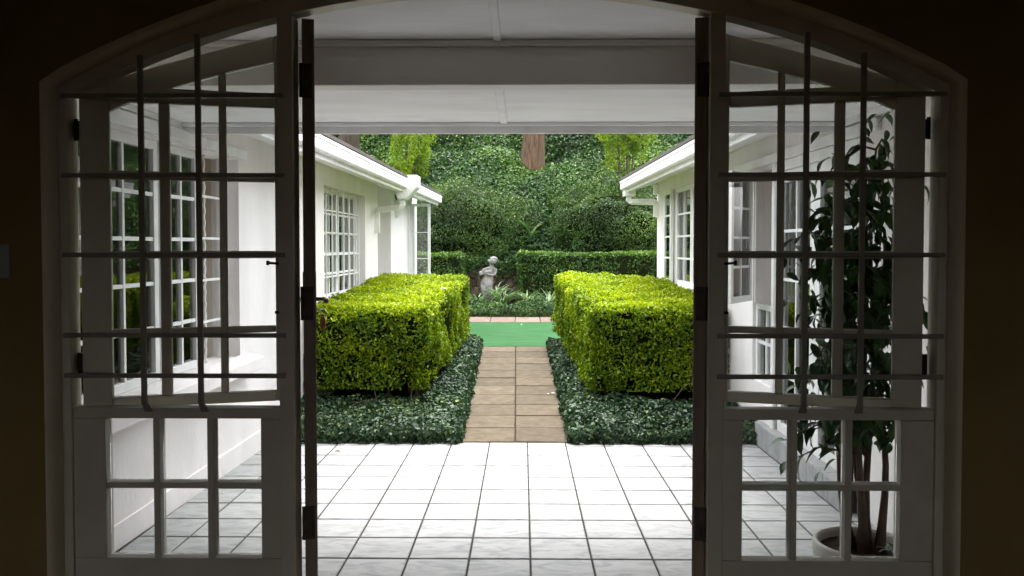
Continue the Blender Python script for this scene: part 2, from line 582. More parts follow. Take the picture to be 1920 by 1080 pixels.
def wall_sheet(mb, ring, y):
    for (x0, _, z0), (x1, _, z1) in zip(ring, ring[1:]):
        if abs(x1 - x0) < 1e-6 and x0 < C0:
            mb.add([(XL, y, z0), (x0, y, z0), (x1, y, z1), (XL, y, z1)], [(0, 1, 2, 3)])
        elif abs(x1 - x0) < 1e-6:
            mb.add([(x0, y, z0), (XR, y, z0), (XR, y, z1), (x1, y, z1)], [(0, 1, 2, 3)])
        else:
            mb.add([(x0, y, z0), (x1, y, z1), (x1, y, ZT), (x0, y, ZT)], [(0, 1, 2, 3)])
    xs = [p[0] for p in ring]
    zl = [p[2] for p in ring if p[0] == xs[0]]
    mb.add([(XL, y, max(zl)), (xs[0], y, max(zl)), (xs[0], y, ZT), (XL, y, ZT)], [(0, 1, 2, 3)])
    zr = [p[2] for p in ring if p[0] == xs[-1]]
    mb.add([(xs[-1], y, max(zr)), (XR, y, max(zr)), (XR, y, ZT), (xs[-1], y, ZT)], [(0, 1, 2, 3)])


# keep the jamb runs exactly vertical on the face ring
ring = []
for i, p in enumerate(face):
    x = p[0]
    if i <= 7 and out[i][0] == C0 - WO and p[2] < zs - 0.02:
        x = C0 - WO - 0.022
    if i >= n - 8 and p[2] < zs - 0.02:
        x = C0 + WO + 0.022
    ring.append((x, p[1], p[2]))
wall_sheet(wall, ring, 2.925)
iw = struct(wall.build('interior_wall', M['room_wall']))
rv.build('arch_reveal', M['reveal'], iw, smooth=True)
ow = MB()
wall_sheet(ow, [(p[0], 3.09, p[2]) for p in rows[0]], 3.09)
ow.box(XL, XR, 2.96, 3.09, -0.2, FL - 0.03)
ow.build('outer_face', M['plaster'], iw)
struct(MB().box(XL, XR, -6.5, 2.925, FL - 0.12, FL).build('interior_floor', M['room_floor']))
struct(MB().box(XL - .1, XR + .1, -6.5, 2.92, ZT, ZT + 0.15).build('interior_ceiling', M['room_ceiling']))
sw = MB().box(XL - 0.15, XL, -6.5, 3.09, -0.2, ZT).box(XR, XR + 0.15, -6.5, 3.09, -0.2, ZT).box(XL - .15, -3.35, -6.65, -6.5, -0.2, ZT).box(-2.05, 1.95, -6.65, -6.5, -0.2, ZT).box(3.25, XR + .15, -6.65, -6.5, -0.2, ZT)
for x0, x1 in ((-3.35, -2.05), (1.95, 3.25)):  # two unseen window openings added behind the camera to brighten the room
    sw.box(x0, x1, -6.65, -6.5, -0.2, 0.75).box(x0, x1, -6.65, -6.5, 2.5, ZT)
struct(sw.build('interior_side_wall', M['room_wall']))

# ---------------- patio floor: grey bed and single tiles
TP = 0.304
pz = math.atan(0.0123)
bed = MB()
bed.add([(-2.6, 3.09, patio_z(3.09) - 0.0045), (2.4, 3.09, patio_z(3.09) - 0.0045), (2.4, 6.625, patio_z(6.625) - 0.0045), (-2.6, 6.625, patio_z(6.625) - 0.0045),
         (-2.6, 3.09, -0.25), (2.4, 3.09, -0.25), (2.4, 6.625, -0.25), (-2.6, 6.625, -0.25)],
        [(0, 1, 2, 3), (3, 2, 6, 7), (0, 3, 7, 4), (1, 5, 6, 2), (0, 4, 5, 1)])
patio = struct(bed.build('patio', M['grout']))
tile_cache = {}


def tile_mesh(w, d, t, name='tile', mat='tile', bev=0.003):
    key = (round(w, 3), round(d, 3), name)
    if key not in tile_cache:
        m_ = MB()
        h, k, e = w / 2, d / 2, bev
        lo = [(-h, -k, -t), (h, -k, -t), (h, k, -t), (-h, k, -t)]
        mid = [(-h, -k, -e), (h, -k, -e), (h, k, -e), (-h, k, -e)]
        top = [(-h + e, -k + e, 0), (h - e, -k + e, 0), (h - e, k - e, 0), (-h + e, k - e, 0)]
        m_.add(lo + mid + top, [(8, 9, 10, 11)] + [(i, (i + 1) % 4, (i + 1) % 4 + 4, i + 4) for i in range(4)] + [(i + 4, (i + 1) % 4 + 4, (i + 1) % 4 + 8, i + 8) for i in range(4)])
        tile_cache[key] = m_.mesh(name, M[mat])
    return tile_cache[key]


row_lines = [6.612 - 0.13 - TP * i for i in range(0, 12)]
ys = [(6.612 - 0.13, 6.612)] + [(a - TP, a) for a in row_lines if a - TP > 2.9]
xs = []
k = -7
while True:
    x0, x1 = 0.039 + TP * k, 0.039 + TP * (k + 1)
    k += 1
    if x1 < -2.075:
        continue
    if x0 > 1.97:
        break
    x0, x1 = max(x0, -2.058), min(x1, 2.0)
    if x1 - x0 > 0.03:
        xs.append((x0, x1))
for y0, y1 in ys:
    y0 = max(y0, 3.10)
    for x0, x1 in xs:
        g = 0.0100
        cx, cy = (x0 + x1) / 2, (y0 + y1) / 2
        put('tile', tile_mesh(x1 - x0 - g, y1 - y0 - g * 1.7, 0.006), patio, (cx, cy, patio_z(cy) + random.uniform(-0.0006, 0.0006)),
            (-pz + random.uniform(-0.002, 0.002), random.uniform(-0.002, 0.002), 0))

# ---------------- garden path of big slabs
gs = math.atan(0.04)
PL = 0.4345
pb = MB().add([(-0.56, 6.626, garden_z(6.626) - 0.012), (0.44, 6.626, garden_z(6.626) - 0.012), (0.42, 11.41, garden_z(11.41) - 0.012), (-0.62, 11.41, garden_z(11.41) - 0.012)], [(0, 1, 2, 3)])
path = struct(pb.build('garden_path', M['soil']))
for r in range(11):
    y0 = 6.632 + PL * r
    cy = y0 + PL / 2
    xc = -0.060 - 0.036 * (cy - 6.63) / 4.78
    for sgn in (-1, 1):
        w = 0.46
        put('slab', tile_mesh(w - 0.011, PL - 0.015, 0.02, 'slab', 'slab', 0.005), path,
            (xc + sgn * w / 2, cy + random.uniform(-0.003, 0.003) + (0.004 if sgn > 0 else 0), garden_z(cy) + random.uniform(-0.003, 0.003)),
            (gs + random.uniform(-0.006, 0.006), random.uniform(-0.006, 0.006), random.uniform(-0.004, 0.004)))

# ---------------- green turf strip and paver edging
tv = []
tf = []
for i, y in enumerate(np.linspace(11.412, 13.92, 12)):
    for j, x in enumerate(np.linspace(-3.4, 3.2, 24)):
        tv.append((x, y, garden_z(y) + 0.006 + 0.006 * math.sin(x * 3.1 + y * 2.2) * (0.2 if i in (0, 11) else 1)))
for i in range(11):
    for j in range(23):
        tf.append((i * 24 + j, i * 24 + j + 1, (i + 1) * 24 + j + 1, (i + 1) * 24 + j))
struct(MB().add(tv, tf).build('green_turf', M['turf'], smooth=True))
edge = struct(MB().add([(-2.0, 13.925, garden_z(13.925) - 0.01), (2.3, 13.925, garden_z(13.925) - 0.01), (2.3, 14.62, garden_z(14.62) - 0.01), (-2.0, 14.62, garden_z(14.62) - 0.01)], [(0, 1, 2, 3)]).build('paver_edging', M['soil']))
for i in range(10):
    x0 = -0.985 - 2 * 0.4285 + 0.4285 * i
    put('paver', tile_mesh(0.4205, 0.685, 0.04, 'paver', 'paver', 0.008), edge, (x0 + 0.214, 14.272 + random.uniform(-0.006, 0.006), garden_z(14.27) + 0.012 + random.uniform(-0.003, 0.003)),
        (gs, random.uniform(-0.008, 0.008), random.uniform(-0.006, 0.006)))

# ---------------- patio roof: ceiling boards, beam, lower soffit, fascia
proof = thing('patio_roof', 'white boarded patio roof with grey beam, spanning between the two house wings', 'roof', (0, 3.1, 2.2))
LX, RX = -2.12, 2.0


def pr(mb):
    mb.T = lambda x, y, z: (x, y - 3.1, z - 2.2)
    return mb


for x0, x1 in ((LX, -0.115), (-0.113, RX)):
    pr(MB()).box(x0, x1, 3.095, 3.777, 2.436, 2.448).build('ceiling_panel', M['soffit'], proof)
    pr(MB()).box(x0, x1, 3.905, 5.028, 2.252, 2.264).build('ceiling_panel', M['soffit'], proof)
pr(MB()).box(-0.131, -0.097, 3.096, 3.748, 2.424, 2.435).build('cover_strip', M['soffit'], proof, bevel=0.002)
pr(MB()).box(-0.135, -0.093, 3.903, 5.005, 2.240, 2.251).build('cover_strip', M['soffit'], proof, bevel=0.002)
pr(MB()).box(LX, RX, 3.75, 3.779, 2.408, 2.434).build('cornice', M['beam'], proof, bevel=0.006)
pr(MB()).box(LX, RX, 3.78, 3.90, 2.235, 2.50).build('beam', M['beam'], proof, bevel=0.006)
pr(MB()).box(LX + 0.04, RX - 0.06, 5.006, 5.030, 2.228, 2.250).build('trim_strip', M['soffit'], proof, bevel=0.004)
pr(MB()).box(LX + 0.02, RX - 0.06, 5.031, 5.06, 2.186, 2.40).build('fascia', M['trim'], proof, bevel=0.003)
# mitred returns at both ends of the soffit
for xe, sg in ((LX + 0.02, 1), (RX - 0.06, -1)):
    pr(MB()).box(min(xe, xe + sg * 0.03), max(xe, xe + sg * 0.03), 3.905, 5.03, 2.215, 2.2515).build('end_trim', M['trim'], proof, bevel=0.003)
pr(MB()).box(-3.4, 3.3, 3.08, 5.10, 2.50, 2.58).build('roof_deck', M['roof_tile'], proof)


# ---------------- the two house wings
def make_wing(name, label, ox, oy, a, sg, dz):
    root = thing(name, label, 'house', (ox, oy, 0), a)
    T = lambda n_, s_, z_: (sg * n_, s_, z_)
    return root, (lambda: MB(T, sg < 0))


def wall_with_openings(mb, s0, s1, z0, z1, ops, n0=-0.2, n1=0.0):
    cuts = sorted({s0, s1, *[o[0] for o in ops], *[o[1] for o in ops]})
    for a, c in zip(cuts, cuts[1:]):
        m_ = (a + c) / 2
        op = [o for o in ops if o[0] < m_ < o[1]]
        if not op:
            mb.box(n0, n1, a, c, z0, z1)
        else:
            _, _, oz0, oz1 = op[0]
            if oz0 > z0:
                mb.box(n0, n1, a, c, z0, oz0)
            if oz1 < z1:
                mb.box(n0, n1, a, c, oz1, z1)


def glazed(mk, root, name, s0, s1, z0, z1, n0, cols, rows, fw=0.045, bw=0.022, depth=0.045, glaze=True, zsplit=None):
    """a window frame (part) with its glazing bars and panes (sub-parts)"""
    fr = mk()
    fr.box(n0, n0 + depth, s0, s0 + fw, z0, z1)
    fr.box(n0, n0 + depth, s1 - fw, s1, z0, z1)
    fr.box(n0, n0 + depth, s0 + fw, s1 - fw, z0, z0 + fw)
    fr.box(n0, n0 + depth, s0 + fw, s1 - fw, z1 - fw, z1)
    w = fr.build(name, M['trim'], root, bevel=0.004)
    si, zi = np.linspace(s0 + fw, s1 - fw, cols + 1), np.linspace(z0 + fw, z1 - fw, rows + 1)
    for s in si[1:-1]:
        mk().box(n0 + 0.008, n0 + depth - 0.006, s - bw / 2, s + bw / 2, z0 + fw, z1 - fw).build('glazing_bar', M['trim'], w)
    for z in zi[1:-1]:
        mk().box(n0 + 0.010, n0 + depth - 0.008, s0 + fw, s1 - fw, z - bw / 2, z + bw / 2).build('glazing_bar', M['trim'], w)
    if glaze:
        for i in range(cols):
            for j in range(rows):
                g = 0.0005
                mk().box(n0 + 0.018, n0 + 0.021, si[i] + g, si[i + 1] - g, zi[j] + g, zi[j + 1] - g).build('pane', M['glass'], w)
    return w


def curtain(mk, root, s0, s1, z0, z1, n0):
    c = mk()
    k = int((s1 - s0) / 0.02)
    top, bot = [], []
    for i in range(k + 1):
        s = s0 + (s1 - s0) * i / k
        w = 0.025 * math.sin(s * 62) + 0.012 * math.sin(s * 25 + 1)
        top.append((n0 + w * 0.7, s, z1))
        bot.append((n0 + w, s, z0))
    c.add(top + bot, [(i, i + 1, i + 1 + k + 1, i + k + 1) for i in range(k)])
    return c.build('curtain', M['curtain'], root, smooth=True)


def eave(mk, root, s0, s1, zw, dz, nw=0.5):
    # sloping soffit board from the wall down to the gutter, then a shaped gutter
    so = mk()
    so.add([(-0.18, s0, zw + 0.045), (nw - 0.085, s0, 2.205 + dz), (nw - 0.085, s1, 2.205 + dz), (-0.18, s1, zw + 0.045),
            (-0.18, s0, zw + 0.065), (nw - 0.085, s0, 2.222 + dz), (nw - 0.085, s1, 2.222 + dz), (-0.18, s1, zw + 0.065)],
           [(0, 3, 2, 1), (4, 5, 6, 7), (0, 1, 5, 4), (2, 3, 7, 6)])
    so.build('soffit', M['trim'], root)
    mk().box(nw - 0.084, nw - 0.06, s0, s1, 2.192 + dz, 2.36 + dz).build('fascia', M['trim'], root, bevel=0.003)
    ring = [(nw - 0.058, 2.232), (nw - 0.012, 2.232), (nw, 2.244), (nw, 2.318), (nw + 0.007, 2.324), (nw + 0.007, 2.350), (nw - 0.004, 2.350), (nw - 0.004, 2.340), (nw - 0.058, 2.340)]
    mk().extrude([(n_, s0, z_ + dz) for n_, z_ in ring], [(n_, s1, z_ + dz) for n_, z_ in ring]).build('gutter', M['trim'], root)


# ---- left wing
lw, mk = make_wing('house_wing', 'white plastered house wing on the left with three dark windows and long white gutter', -2.09, 4.1, -0.022, 1, 0)
opsL = [(-0.42, 1.84, 0.70, 2.125), (4.19, 6.13, 0.94, 2.12)]
wl = mk()
wall_with_openings(wl, -1.02, 6.91, -0.25, 2.385, opsL)
wl.box(-0.62, -0.2, 6.71, 6.91, -0.25, 2.385)
wl.box(-0.62, -0.6, 6.91, 7.89, -0.25, 2.385)
wl.box(-0.62, 0.0, 7.89, 8.05, -0.25, 2.385)
wall_with_openings(wl, 8.05, 10.4, -0.25, 2.385, [(9.50, 10.15, 0.9, 2.20)])
wl.box(-3.2, -0.2, 10.2, 10.4, -0.25, 2.385)
wl.box(-0.2, 0.0, -1.02, -0.0, 2.386, 2.5)
wl.build('wall', M['plaster'], lw)
bw_ = mk()
wall_with_openings(bw_, -1.0, 10.2, -0.25, 3.4, [(-0.6, 2.6, 0.8, 2.25), (4.0, 6.6, 0.8, 2.25)], -3.2, -3.1)  # unseen rear openings added to let daylight into the left wing rooms
bw_.build('back_wall', M['room_in'], lw)
mk().box(-3.1, -0.2, 3.2, 3.3, -0.25, 2.7).build('partition', M['room_in'], lw)
mk().box(-3.1, -0.65, 7.3, 7.4, -0.25, 2.7).build('partition', M['room_in'], lw)
mk().box(-3.1, -0.21, -1.0, 10.2, -0.1, 0.02).build('floor', M['room_floor'], lw)
mk().box(-3.1, -0.21, -1.0, 10.2, 2.46, 2.5).build('ceiling', M['room_in'], lw)
mk().box(-3.1, -0.21, -1.02, -0.9, -0.1, 2.46).build('partition', M['room_in'], lw)
eave(mk, lw, 1.02, 9.9, 2.325, 0.0)
mk().add([(0.5, 1.02, 2.365), (0.5, 9.95, 2.365), (-3.3, 9.95, 4.0), (-3.3, 1.02, 4.0), (0.5, 1.02, 2.395), (0.5, 9.95, 2.395), (-3.3, 9.95, 4.03), (-3.3, 1.02, 4.03)],
         [(0, 1, 2, 3), (4, 7, 6, 5), (0, 4, 5, 1), (1, 5, 6, 2), (3, 2, 6, 7), (0, 3, 7, 4)]).build('roof', M['roof_tile'], lw)
# sill, lintel band, skirting
mk().add([(0.0, -0.44, 0.60), (0.13, -0.44, 0.60), (0.13, 1.98, 0.60), (0.0, 1.98, 0.60), (0.0, -0.44, 0.712), (0.13, -0.44, 0.688), (0.13, 1.98, 0.688), (0.0, 1.98, 0.712)],
         [(0, 3, 2, 1), (4, 5, 6, 7), (0, 1, 5, 4), (1, 2, 6, 5), (2, 3, 7, 6)]).build('sill', M['plaster'], lw, bevel=0.006)
mk().box(0.0, 0.035, -0.5, 1.93, 2.128, 2.20).build('lintel', M['trim'], lw, bevel=0.008)
mk().box(0.0, 0.012, -0.98, 2.50, -0.12, 0.075).build('skirting', M['plaster'], lw, bevel=0.003)
mk().box(0.0, 0.06, 4.15, 6.17, 0.885, 0.938).build('sill', M['plaster'], lw, bevel=0.005)
# near window: two closed casements and an open bay with thin bars
for s0, s1 in ((-0.42, -0.37), (0.78, 0.84), (1.345, 1.395), (1.79, 1.84)):
    mk().box(-0.145, -0.085, s0, s1, 0.70, 2.125).build('window_post', M['trim'], lw, bevel=0.004)
glazed(mk, lw, 'window', -0.368, 0.778, 0.702, 2.123, -0.135, 3, 5, fw=0.055)
glazed(mk, lw, 'window', 0.842, 1.343, 0.702, 2.123, -0.130, 2, 5, fw=0.05)
for z in np.linspace(0.70, 2.125, 6)[1:-1]:
    mk().box(-0.118, -0.106, 1.395, 1.79, z - 0.008, z + 0.008).build('window_bar', M['trim'], lw)
tw = []
for i in range(60):
    z = 0.70 + (2.12 - 0.70) * i / 59
    tw.append((-0.112 + 0.004 * math.cos(i * 1.9), 1.50 + 0.004 * math.sin(i * 1.9), z))
mk().tube(tw, 0.007, 6).build('window_bar', M['trim'], lw, smooth=True)
curtain(mk, lw, -0.36, 0.08, 0.72, 2.1, -0.205)
curtain(mk, lw, 0.26, 0.76, 0.72, 2.1, -0.205)
curtain(mk, lw, 0.86, 1.04, 0.72, 2.1, -0.205)
curtain(mk, lw, 1.12, 1.40, 0.72, 2.1, -0.205)
# far window behind the hedge: white bars in front of a glazed frame
glazed(mk, lw, 'window', 4.19, 5.155, 0.942, 2.118, -0.15, 3, 5, fw=0.05)
glazed(mk, lw, 'window', 5.16, 6.128, 0.942, 2.118, -0.15, 3, 5, fw=0.05)
curtain(mk, lw, 4.3, 4.62, 0.95, 2.1, -0.22)
curtain(mk, lw, 4.95, 5.45, 0.95, 2.1, -0.22)
curtain(mk, lw, 5.75, 6.1, 0.95, 2.1, -0.22)
for s in np.linspace(4.26, 6.06, 8):
    mk().box(-0.075, -0.060, s - 0.009, s + 0.009, 0.94, 2.118).build('window_bar', M['trim'], lw)
for z in np.linspace(0.94, 2.118, 6)[1:-1]:
    mk().box(-0.090, -0.076, 4.192, 6.128, z - 0.008, z + 0.008).build('window_bar', M['trim'], lw)
# open casement at the far end, swung right out
glazed(mk, lw, 'window', 9.505, 10.145, 0.905, 2.195, -0.13, 1, 3, fw=0.04)
cm = MB(lambda u, v, z: (0.02 + u * 0.965, 9.50 - u * 0.2 + v, z))
cm.box(0, 0.045, 0, 0.035, 0.86, 2.20).box(0.315, 0.36, 0, 0.035, 0.86, 2.20).box(0.045, 0.315, 0, 0.035, 0.86, 0.905).box(0.045, 0.315, 0, 0.035, 2.155, 2.20)
case = cm.build('casement', M['trim'], lw, bevel=0.003)
for z in (1.30, 1.73):
    MB(cm.T).box(0.045, 0.315, 0.010, 0.022, z - 0.006, z + 0.006).build('glazing_bar', M['trim'], case)
for z0, z1 in ((0.905, 1.294), (1.306, 1.724), (1.736, 2.155)):
    MB(cm.T).box(0.045, 0.315, 0.015, 0.018, z0, z1).build('pane', M['glass'], case)
# rain head and swan neck pipe
hd = mk()
hd.add([(0.36, 6.33, 2.40), (0.62, 6.33, 2.40), (0.62, 6.62, 2.40), (0.36, 6.62, 2.40),
        (0.36, 6.33, 2.25), (0.62, 6.33, 2.25), (0.62, 6.62, 2.25), (0.36, 6.62, 2.25),
        (0.36, 6.36, 2.10), (0.47, 6.36, 2.10), (0.47, 6.59, 2.10), (0.36, 6.59, 2.10)],
       [(0, 1, 2, 3), (0, 4, 5, 1), (1, 5, 6, 2), (2, 6, 7, 3), (3, 7, 4, 0), (4, 8, 9, 5), (5, 9, 10, 6), (6, 10, 11, 7), (7, 11, 8, 4), (8, 11, 10, 9)])
hd.build('rain_head', M['trim'], lw, bevel=0.006)
mk().tube([(0.41, 6.47, 2.11), (0.41, 6.47, 2.03), (0.395, 6.475, 2.01), (0.36, 6.49, 2.0), (0.05, 6.72, 1.98), (0.03, 6.74, 1.965), (0.028, 6.75, 1.93), (0.028, 6.75, 1.68)], 0.045, 4, ph=math.pi / 4).build('downpipe', M['trim'], lw)
# oval ceramic wall lamp on the set-back wall
lamp = thing('wall_lamp', 'small oval white wall lamp with black bracket under the far left eave', 'lamp', (-2.0, 12.35, 2.10), -0.022)
MB().tube([(0.0, 0, 0.14), (0.03, -0.01, 0.18), (0.09, -0.02, 0.17), (0.12, -0.02, 0.10)], 0.012, 8).build('bracket', M['metal'], lamp, smooth=True)
MB(lambda x, y, z: (x + 0.11, y, z * 1.9 - 0.04)).lathe([(0.004, 0.075), (0.035, 0.068), (0.055, 0.045), (0.062, 0.0), (0.052, -0.045), (0.03, -0.066), (0.004, -0.072)], n=16).build('shade', M['lamp'], lamp, smooth=True)

# ---- right wing
rw, mk = make_wing('house_wing', 'white plastered house wing on the right with french doors, open casements and a paved step', 1.97, 4.1, 0.02, -1, 0.03)
opsR = [(0.72, 2.20, 0.08, 2.13), (2.26, 2.78, 0.40, 2.10), (4.30, 5.95, 1.04, 2.20)]
wl = mk()
wall_with_openings(wl, -1.02, 7.15, -0.25, 2.415, opsR)
wl.box(-3.2, -0.2, 6.95, 7.15, -0.25, 2.415)
wl.box(-0.2, 0.0, -1.02, 0.0, 2.416, 2.5)
wl.build('wall', M['plaster'], rw)
bw_ = mk()
wall_with_openings(bw_, -1.0, 7.1, -0.25, 3.4, [(-0.4, 3.0, 0.8, 2.25), (4.2, 6.5, 0.8, 2.25)], -3.2, -3.1)  # openings at the unseen rear, added to lighten the right wing rooms
bw_.build('back_wall', M['room_in'], rw)
mk().box(-3.1, -0.2, 3.5, 3.6, -0.25, 2.7).build('partition', M['room_in'], rw)
mk().box(-3.1, -0.21, -1.0, 6.95, -0.1, 0.075).build('floor', M['room_floor'], rw)
mk().box(-3.1, -0.21, -1.0, 6.95, 2.46, 2.5).build('ceiling', M['room_in'], rw)
mk().box(-3.1, -0.21, -1.02, -0.9, -0.1, 2.46).build('partition', M['room_in'], rw)
eave(mk, rw, 1.02, 7.18, 2.365, 0.03)
mk().add([(0.5, 1.02, 2.395), (0.5, 7.2, 2.395), (-3.3, 7.2, 4.03), (-3.3, 1.02, 4.03), (0.5, 1.02, 2.425), (0.5, 7.2, 2.425), (-3.3, 7.2, 4.06), (-3.3, 1.02, 4.06)],
         [(0, 1, 2, 3), (4, 7, 6, 5), (0, 4, 5, 1), (1, 5, 6, 2), (3, 2, 6, 7), (0, 3, 7, 4)]).build('roof', M['roof_tile'], rw)
mk().box(0.0, 0.035, 0.45, 3.25, 2.133, 2.205).build('lintel', M['trim'], rw, bevel=0.008)
for s0, s1, z0, z1 in ((0.66, 0.72, 0.08, 2.13), (2.20, 2.26, 0.08, 2.13)):
    mk().box(-0.08, 0.018, s0, s1, z0, z1).build('door_post', M['trim'], rw, bevel=0.005)
mk().box(-0.08, 0.016, 0.721, 2.199, 2.062, 2.131).build('door_head', M['trim'], rw, bevel=0.005)
glazed(mk, rw, 'french_door', 0.724, 1.458, 0.085, 2.06, -0.062, 2, 5, fw=0.085)
glazed(mk, rw, 'french_door', 1.462, 2.196, 0.085, 2.06, -0.062, 2, 5, fw=0.085)
curtain(mk, rw, 0.8, 1.5, 0.1, 2.05, -0.14)
curtain(mk, rw, 4.35, 4.9, 1.06, 2.18, -0.14)
curtain(mk, rw, 5.3, 5.9, 1.06, 2.18, -0.14)
curtain(mk, rw, 1.7, 2.18, 0.1, 2.05, -0.14)
# tall narrow window: fixed lights below, casement swung open above
glazed(mk, rw, 'window', 2.264, 2.776, 0.402, 1.03, -0.07, 2, 2, fw=0.045)
for s0, s1 in ((2.262, 2.30), (2.742, 2.778)):
    mk().box(-0.07, -0.01, s0, s1, 1.032, 2.098).build('window_post', M['trim'], rw, bevel=0.003)
ang = RAD(35)
cm = mk()
cm.T = lambda u, v, z: (-(0.012 + u * math.sin(ang) + v * math.cos(ang)), 2.755 - u * math.cos(ang) + v * math.sin(ang), z)
cm.box(0, 0.05, 0, 0.035, 1.05, 2.09).box(0.45, 0.50, 0, 0.035, 1.05, 2.09).box(0.05, 0.45, 0, 0.035, 1.05, 1.10).box(0.05, 0.45, 0, 0.035, 2.04, 2.09)
case = cm.build('casement', M['trim'], rw, bevel=0.003, )
case['label'] = 'open white casement swung out from the wall'
q = MB(cm.T, True).box(0.24, 0.26, 0.008, 0.028, 1.10, 2.04)
q.build('glazing_bar', M['trim'], case)
for z in (1.335, 1.57, 1.805):
    MB(cm.T, True).box(0.05, 0.45, 0.010, 0.026, z - 0.01, z + 0.01).build('glazing_bar', M['trim'], case)
for u0, u1 in ((0.05, 0.24), (0.26, 0.45)):
    for z0, z1 in ((1.10, 1.325), (1.345, 1.56), (1.58, 1.795), (1.815, 2.04)):
        MB(cm.T, True).box(u0, u1, 0.016, 0.019, z0, z1).build('pane', M['glass'], case)
# far window over the hedge: fixed lights and a casement folded flat back on the wall
glazed(mk, rw, 'window', 4.302, 5.12, 1.042, 2.198, -0.06, 2, 4, fw=0.05)
glazed(mk, rw, 'window', 5.125, 5.948, 1.042, 2.198, -0.055, 2, 4, fw=0.055)
mk().box(-0.05, 0.07, 4.25, 5.99, 0.985, 1.039).build('sill', M['plaster'], rw, bevel=0.005)
glazed(mk, rw, 'casement', 5.965, 6.40, 1.05, 2.19, 0.02, 1, 4, fw=0.05, depth=0.035)
mk().box(0.32, 0.47, 6.98, 7.16, 2.175, 2.26).build('gutter_outlet', M['trim'], rw, bevel=0.004)
mk().tube([(0.40, 7.07, 2.20), (0.40, 7.07, 2.125), (0.385, 7.07, 2.105), (0.35, 7.07, 2.10), (0.06, 7.08, 2.10), (0.035, 7.08, 2.09), (0.03, 7.08, 2.06), (0.03, 7.08, 1.90)], 0.043, 4, ph=math.pi / 4).build('downpipe', M['trim'], rw)
mk().box(0.0, 0.06, 7.03, 7.13, 2.20, 2.33).build('pipe_bracket', M['trim'], rw, bevel=0.004)

# ---------------- tiled step along the right wing
stp = thing('tiled_step', 'low white tiled step running along the foot of the right house wing', 'step', (1.9, 5.7, 0))
sx0, sx1, sy0, sy1, sz = 1.862, 1.975, 4.80, 6.60, 0.100
MB(lambda x, y, z: (x - 1.9, y - 5.7, z)).box(sx0 + 0.008, sx1 + 0.03, sy0 + 0.008, sy1, -0.2, sz - 0.008).build('step_core', M['grout'], stp)
for i in range(6):
    y0 = sy0 + 0.3 * i
    cy = y0 + 0.15
    put('tile', tile_mesh(sx1 - sx0 - 0.003, 0.297, 0.008), stp, ((sx0 + sx1) / 2 - 1.9, cy - 5.7, sz), (0, 0, 0))
    zb = patio_z(cy)
    put('tile', tile_mesh(sz - zb - 0.006, 0.297, 0.008), stp, (sx0 - 1.9, cy - 5.7, (sz - 0.006 + zb) / 2 + 0.001), (0, -math.pi / 2, 0))

# ================================================================== arched door frame
fz = lambda x: arc_z(x, 3.5, -1.074)          # under edge of the arched head
fo = lambda x: arc_z(x, AR, AZ) + 0.02        # top edge tucked behind the reveal
frame = thing('door_frame', 'wide arched white door frame with glazed lower side panels, in the dark wall', 'door frame', (C0, 3.03, FL))
FT = lambda x, y, z: (x - C0, y - 3.03, z - FL)
hx = np.linspace(C0 - 1.64, C0 + 1.64, 60)
b = MB(FT)
rows_ = []
for x in hx:
    rows_ += [(x, 3.0, fz(x)), (x, 3.0, fo(x)), (x, 3.075, fo(x)), (x, 3.075, fz(x))]
fs = []
for i in range(len(hx) - 1):
    for k in range(4):
        k2 = (k + 1) % 4
        fs.append((i * 4 + k, i * 4 + k2, (i + 1) * 4 + k2, (i + 1) * 4 + k))
b.add(rows_, fs)
b.build('arched_head', M['frame'], frame, bevel=0.003)
for sg in (-1, 1):
    x0, x1 = sorted((C0 + sg * 1.582, C0 + sg * 1.655))
    MB(FT).box(x0, x1, 3.001, 3.075, FL, fz(C0 + sg * 1.60) + 0.01).build('jamb', M['frame'], frame, bevel=0.003)
    x0, x1 = sorted((C0 + sg * 0.756, C0 + sg * 0.812))
    MB(FT).box(x0, x1, 3.002, 3.088, FL, fz(C0 + sg * 0.812) + 0.01).build('mullion', M['frame'], frame, bevel=0.003)
    # lower fixed panel: rails, stiles, bars and six panes
    e0, e1 = 0.812, 1.582
    p = [0.8855, 1.462]
    yy0, yy1 = 3.010, 3.066
    X = lambda u: C0 + sg * u

    def bx(u0, u1, y0, y1, z0, z1):
        a_, c_ = sorted((X(u0), X(u1)))
        return MB(FT).box(a_, c_, y0, y1, z0, z1)
    bx(e0 + .001, e1 - .001, yy0, yy1, 0.865, 0.905).build('mid_rail', M['frame'], frame, bevel=0.003)
    bx(e0 + .001, e1 - .001, yy0, yy1, FL, 0.345).build('bottom_rail', M['frame'], frame, bevel=0.003)
    bx(e0 + .001, p[0], yy0, yy1, 0.346, 0.864).build('stile', M['frame'], frame, bevel=0.003)
    bx(p[1], e1 - .001, yy0, yy1, 0.346, 0.864).build('stile', M['frame'], frame, bevel=0.003)
    w3 = (p[1] - p[0] - 2 * 0.024) / 3
    us = [p[0], p[0] + w3, p[0] + w3 + 0.024, p[0] + 2 * w3 + 0.024, p[0] + 2 * w3 + 0.048, p[1]]
    for u0, u1 in ((us[1], us[2]), (us[3], us[4])):
        bx(u0, u1, yy0 + .002, yy1 - .002, 0.346, 0.864).build('glazing_bar', M['frame'], frame, bevel=0.003)
    for u0, u1 in ((us[0], us[1]), (us[2], us[3]), (us[4], us[5])):
        bx(u0, u1, yy0 + .004, yy1 - .004, 0.604, 0.627).build('glazing_bar', M['frame'], frame, bevel=0.003)
        for z0, z1 in ((0.3465, 0.6035), (0.6275, 0.8635)):
            bx(u0 + .0005, u1 - .0005, 3.046, 3.049, z0, z1).build('pane', M['glass'], frame)
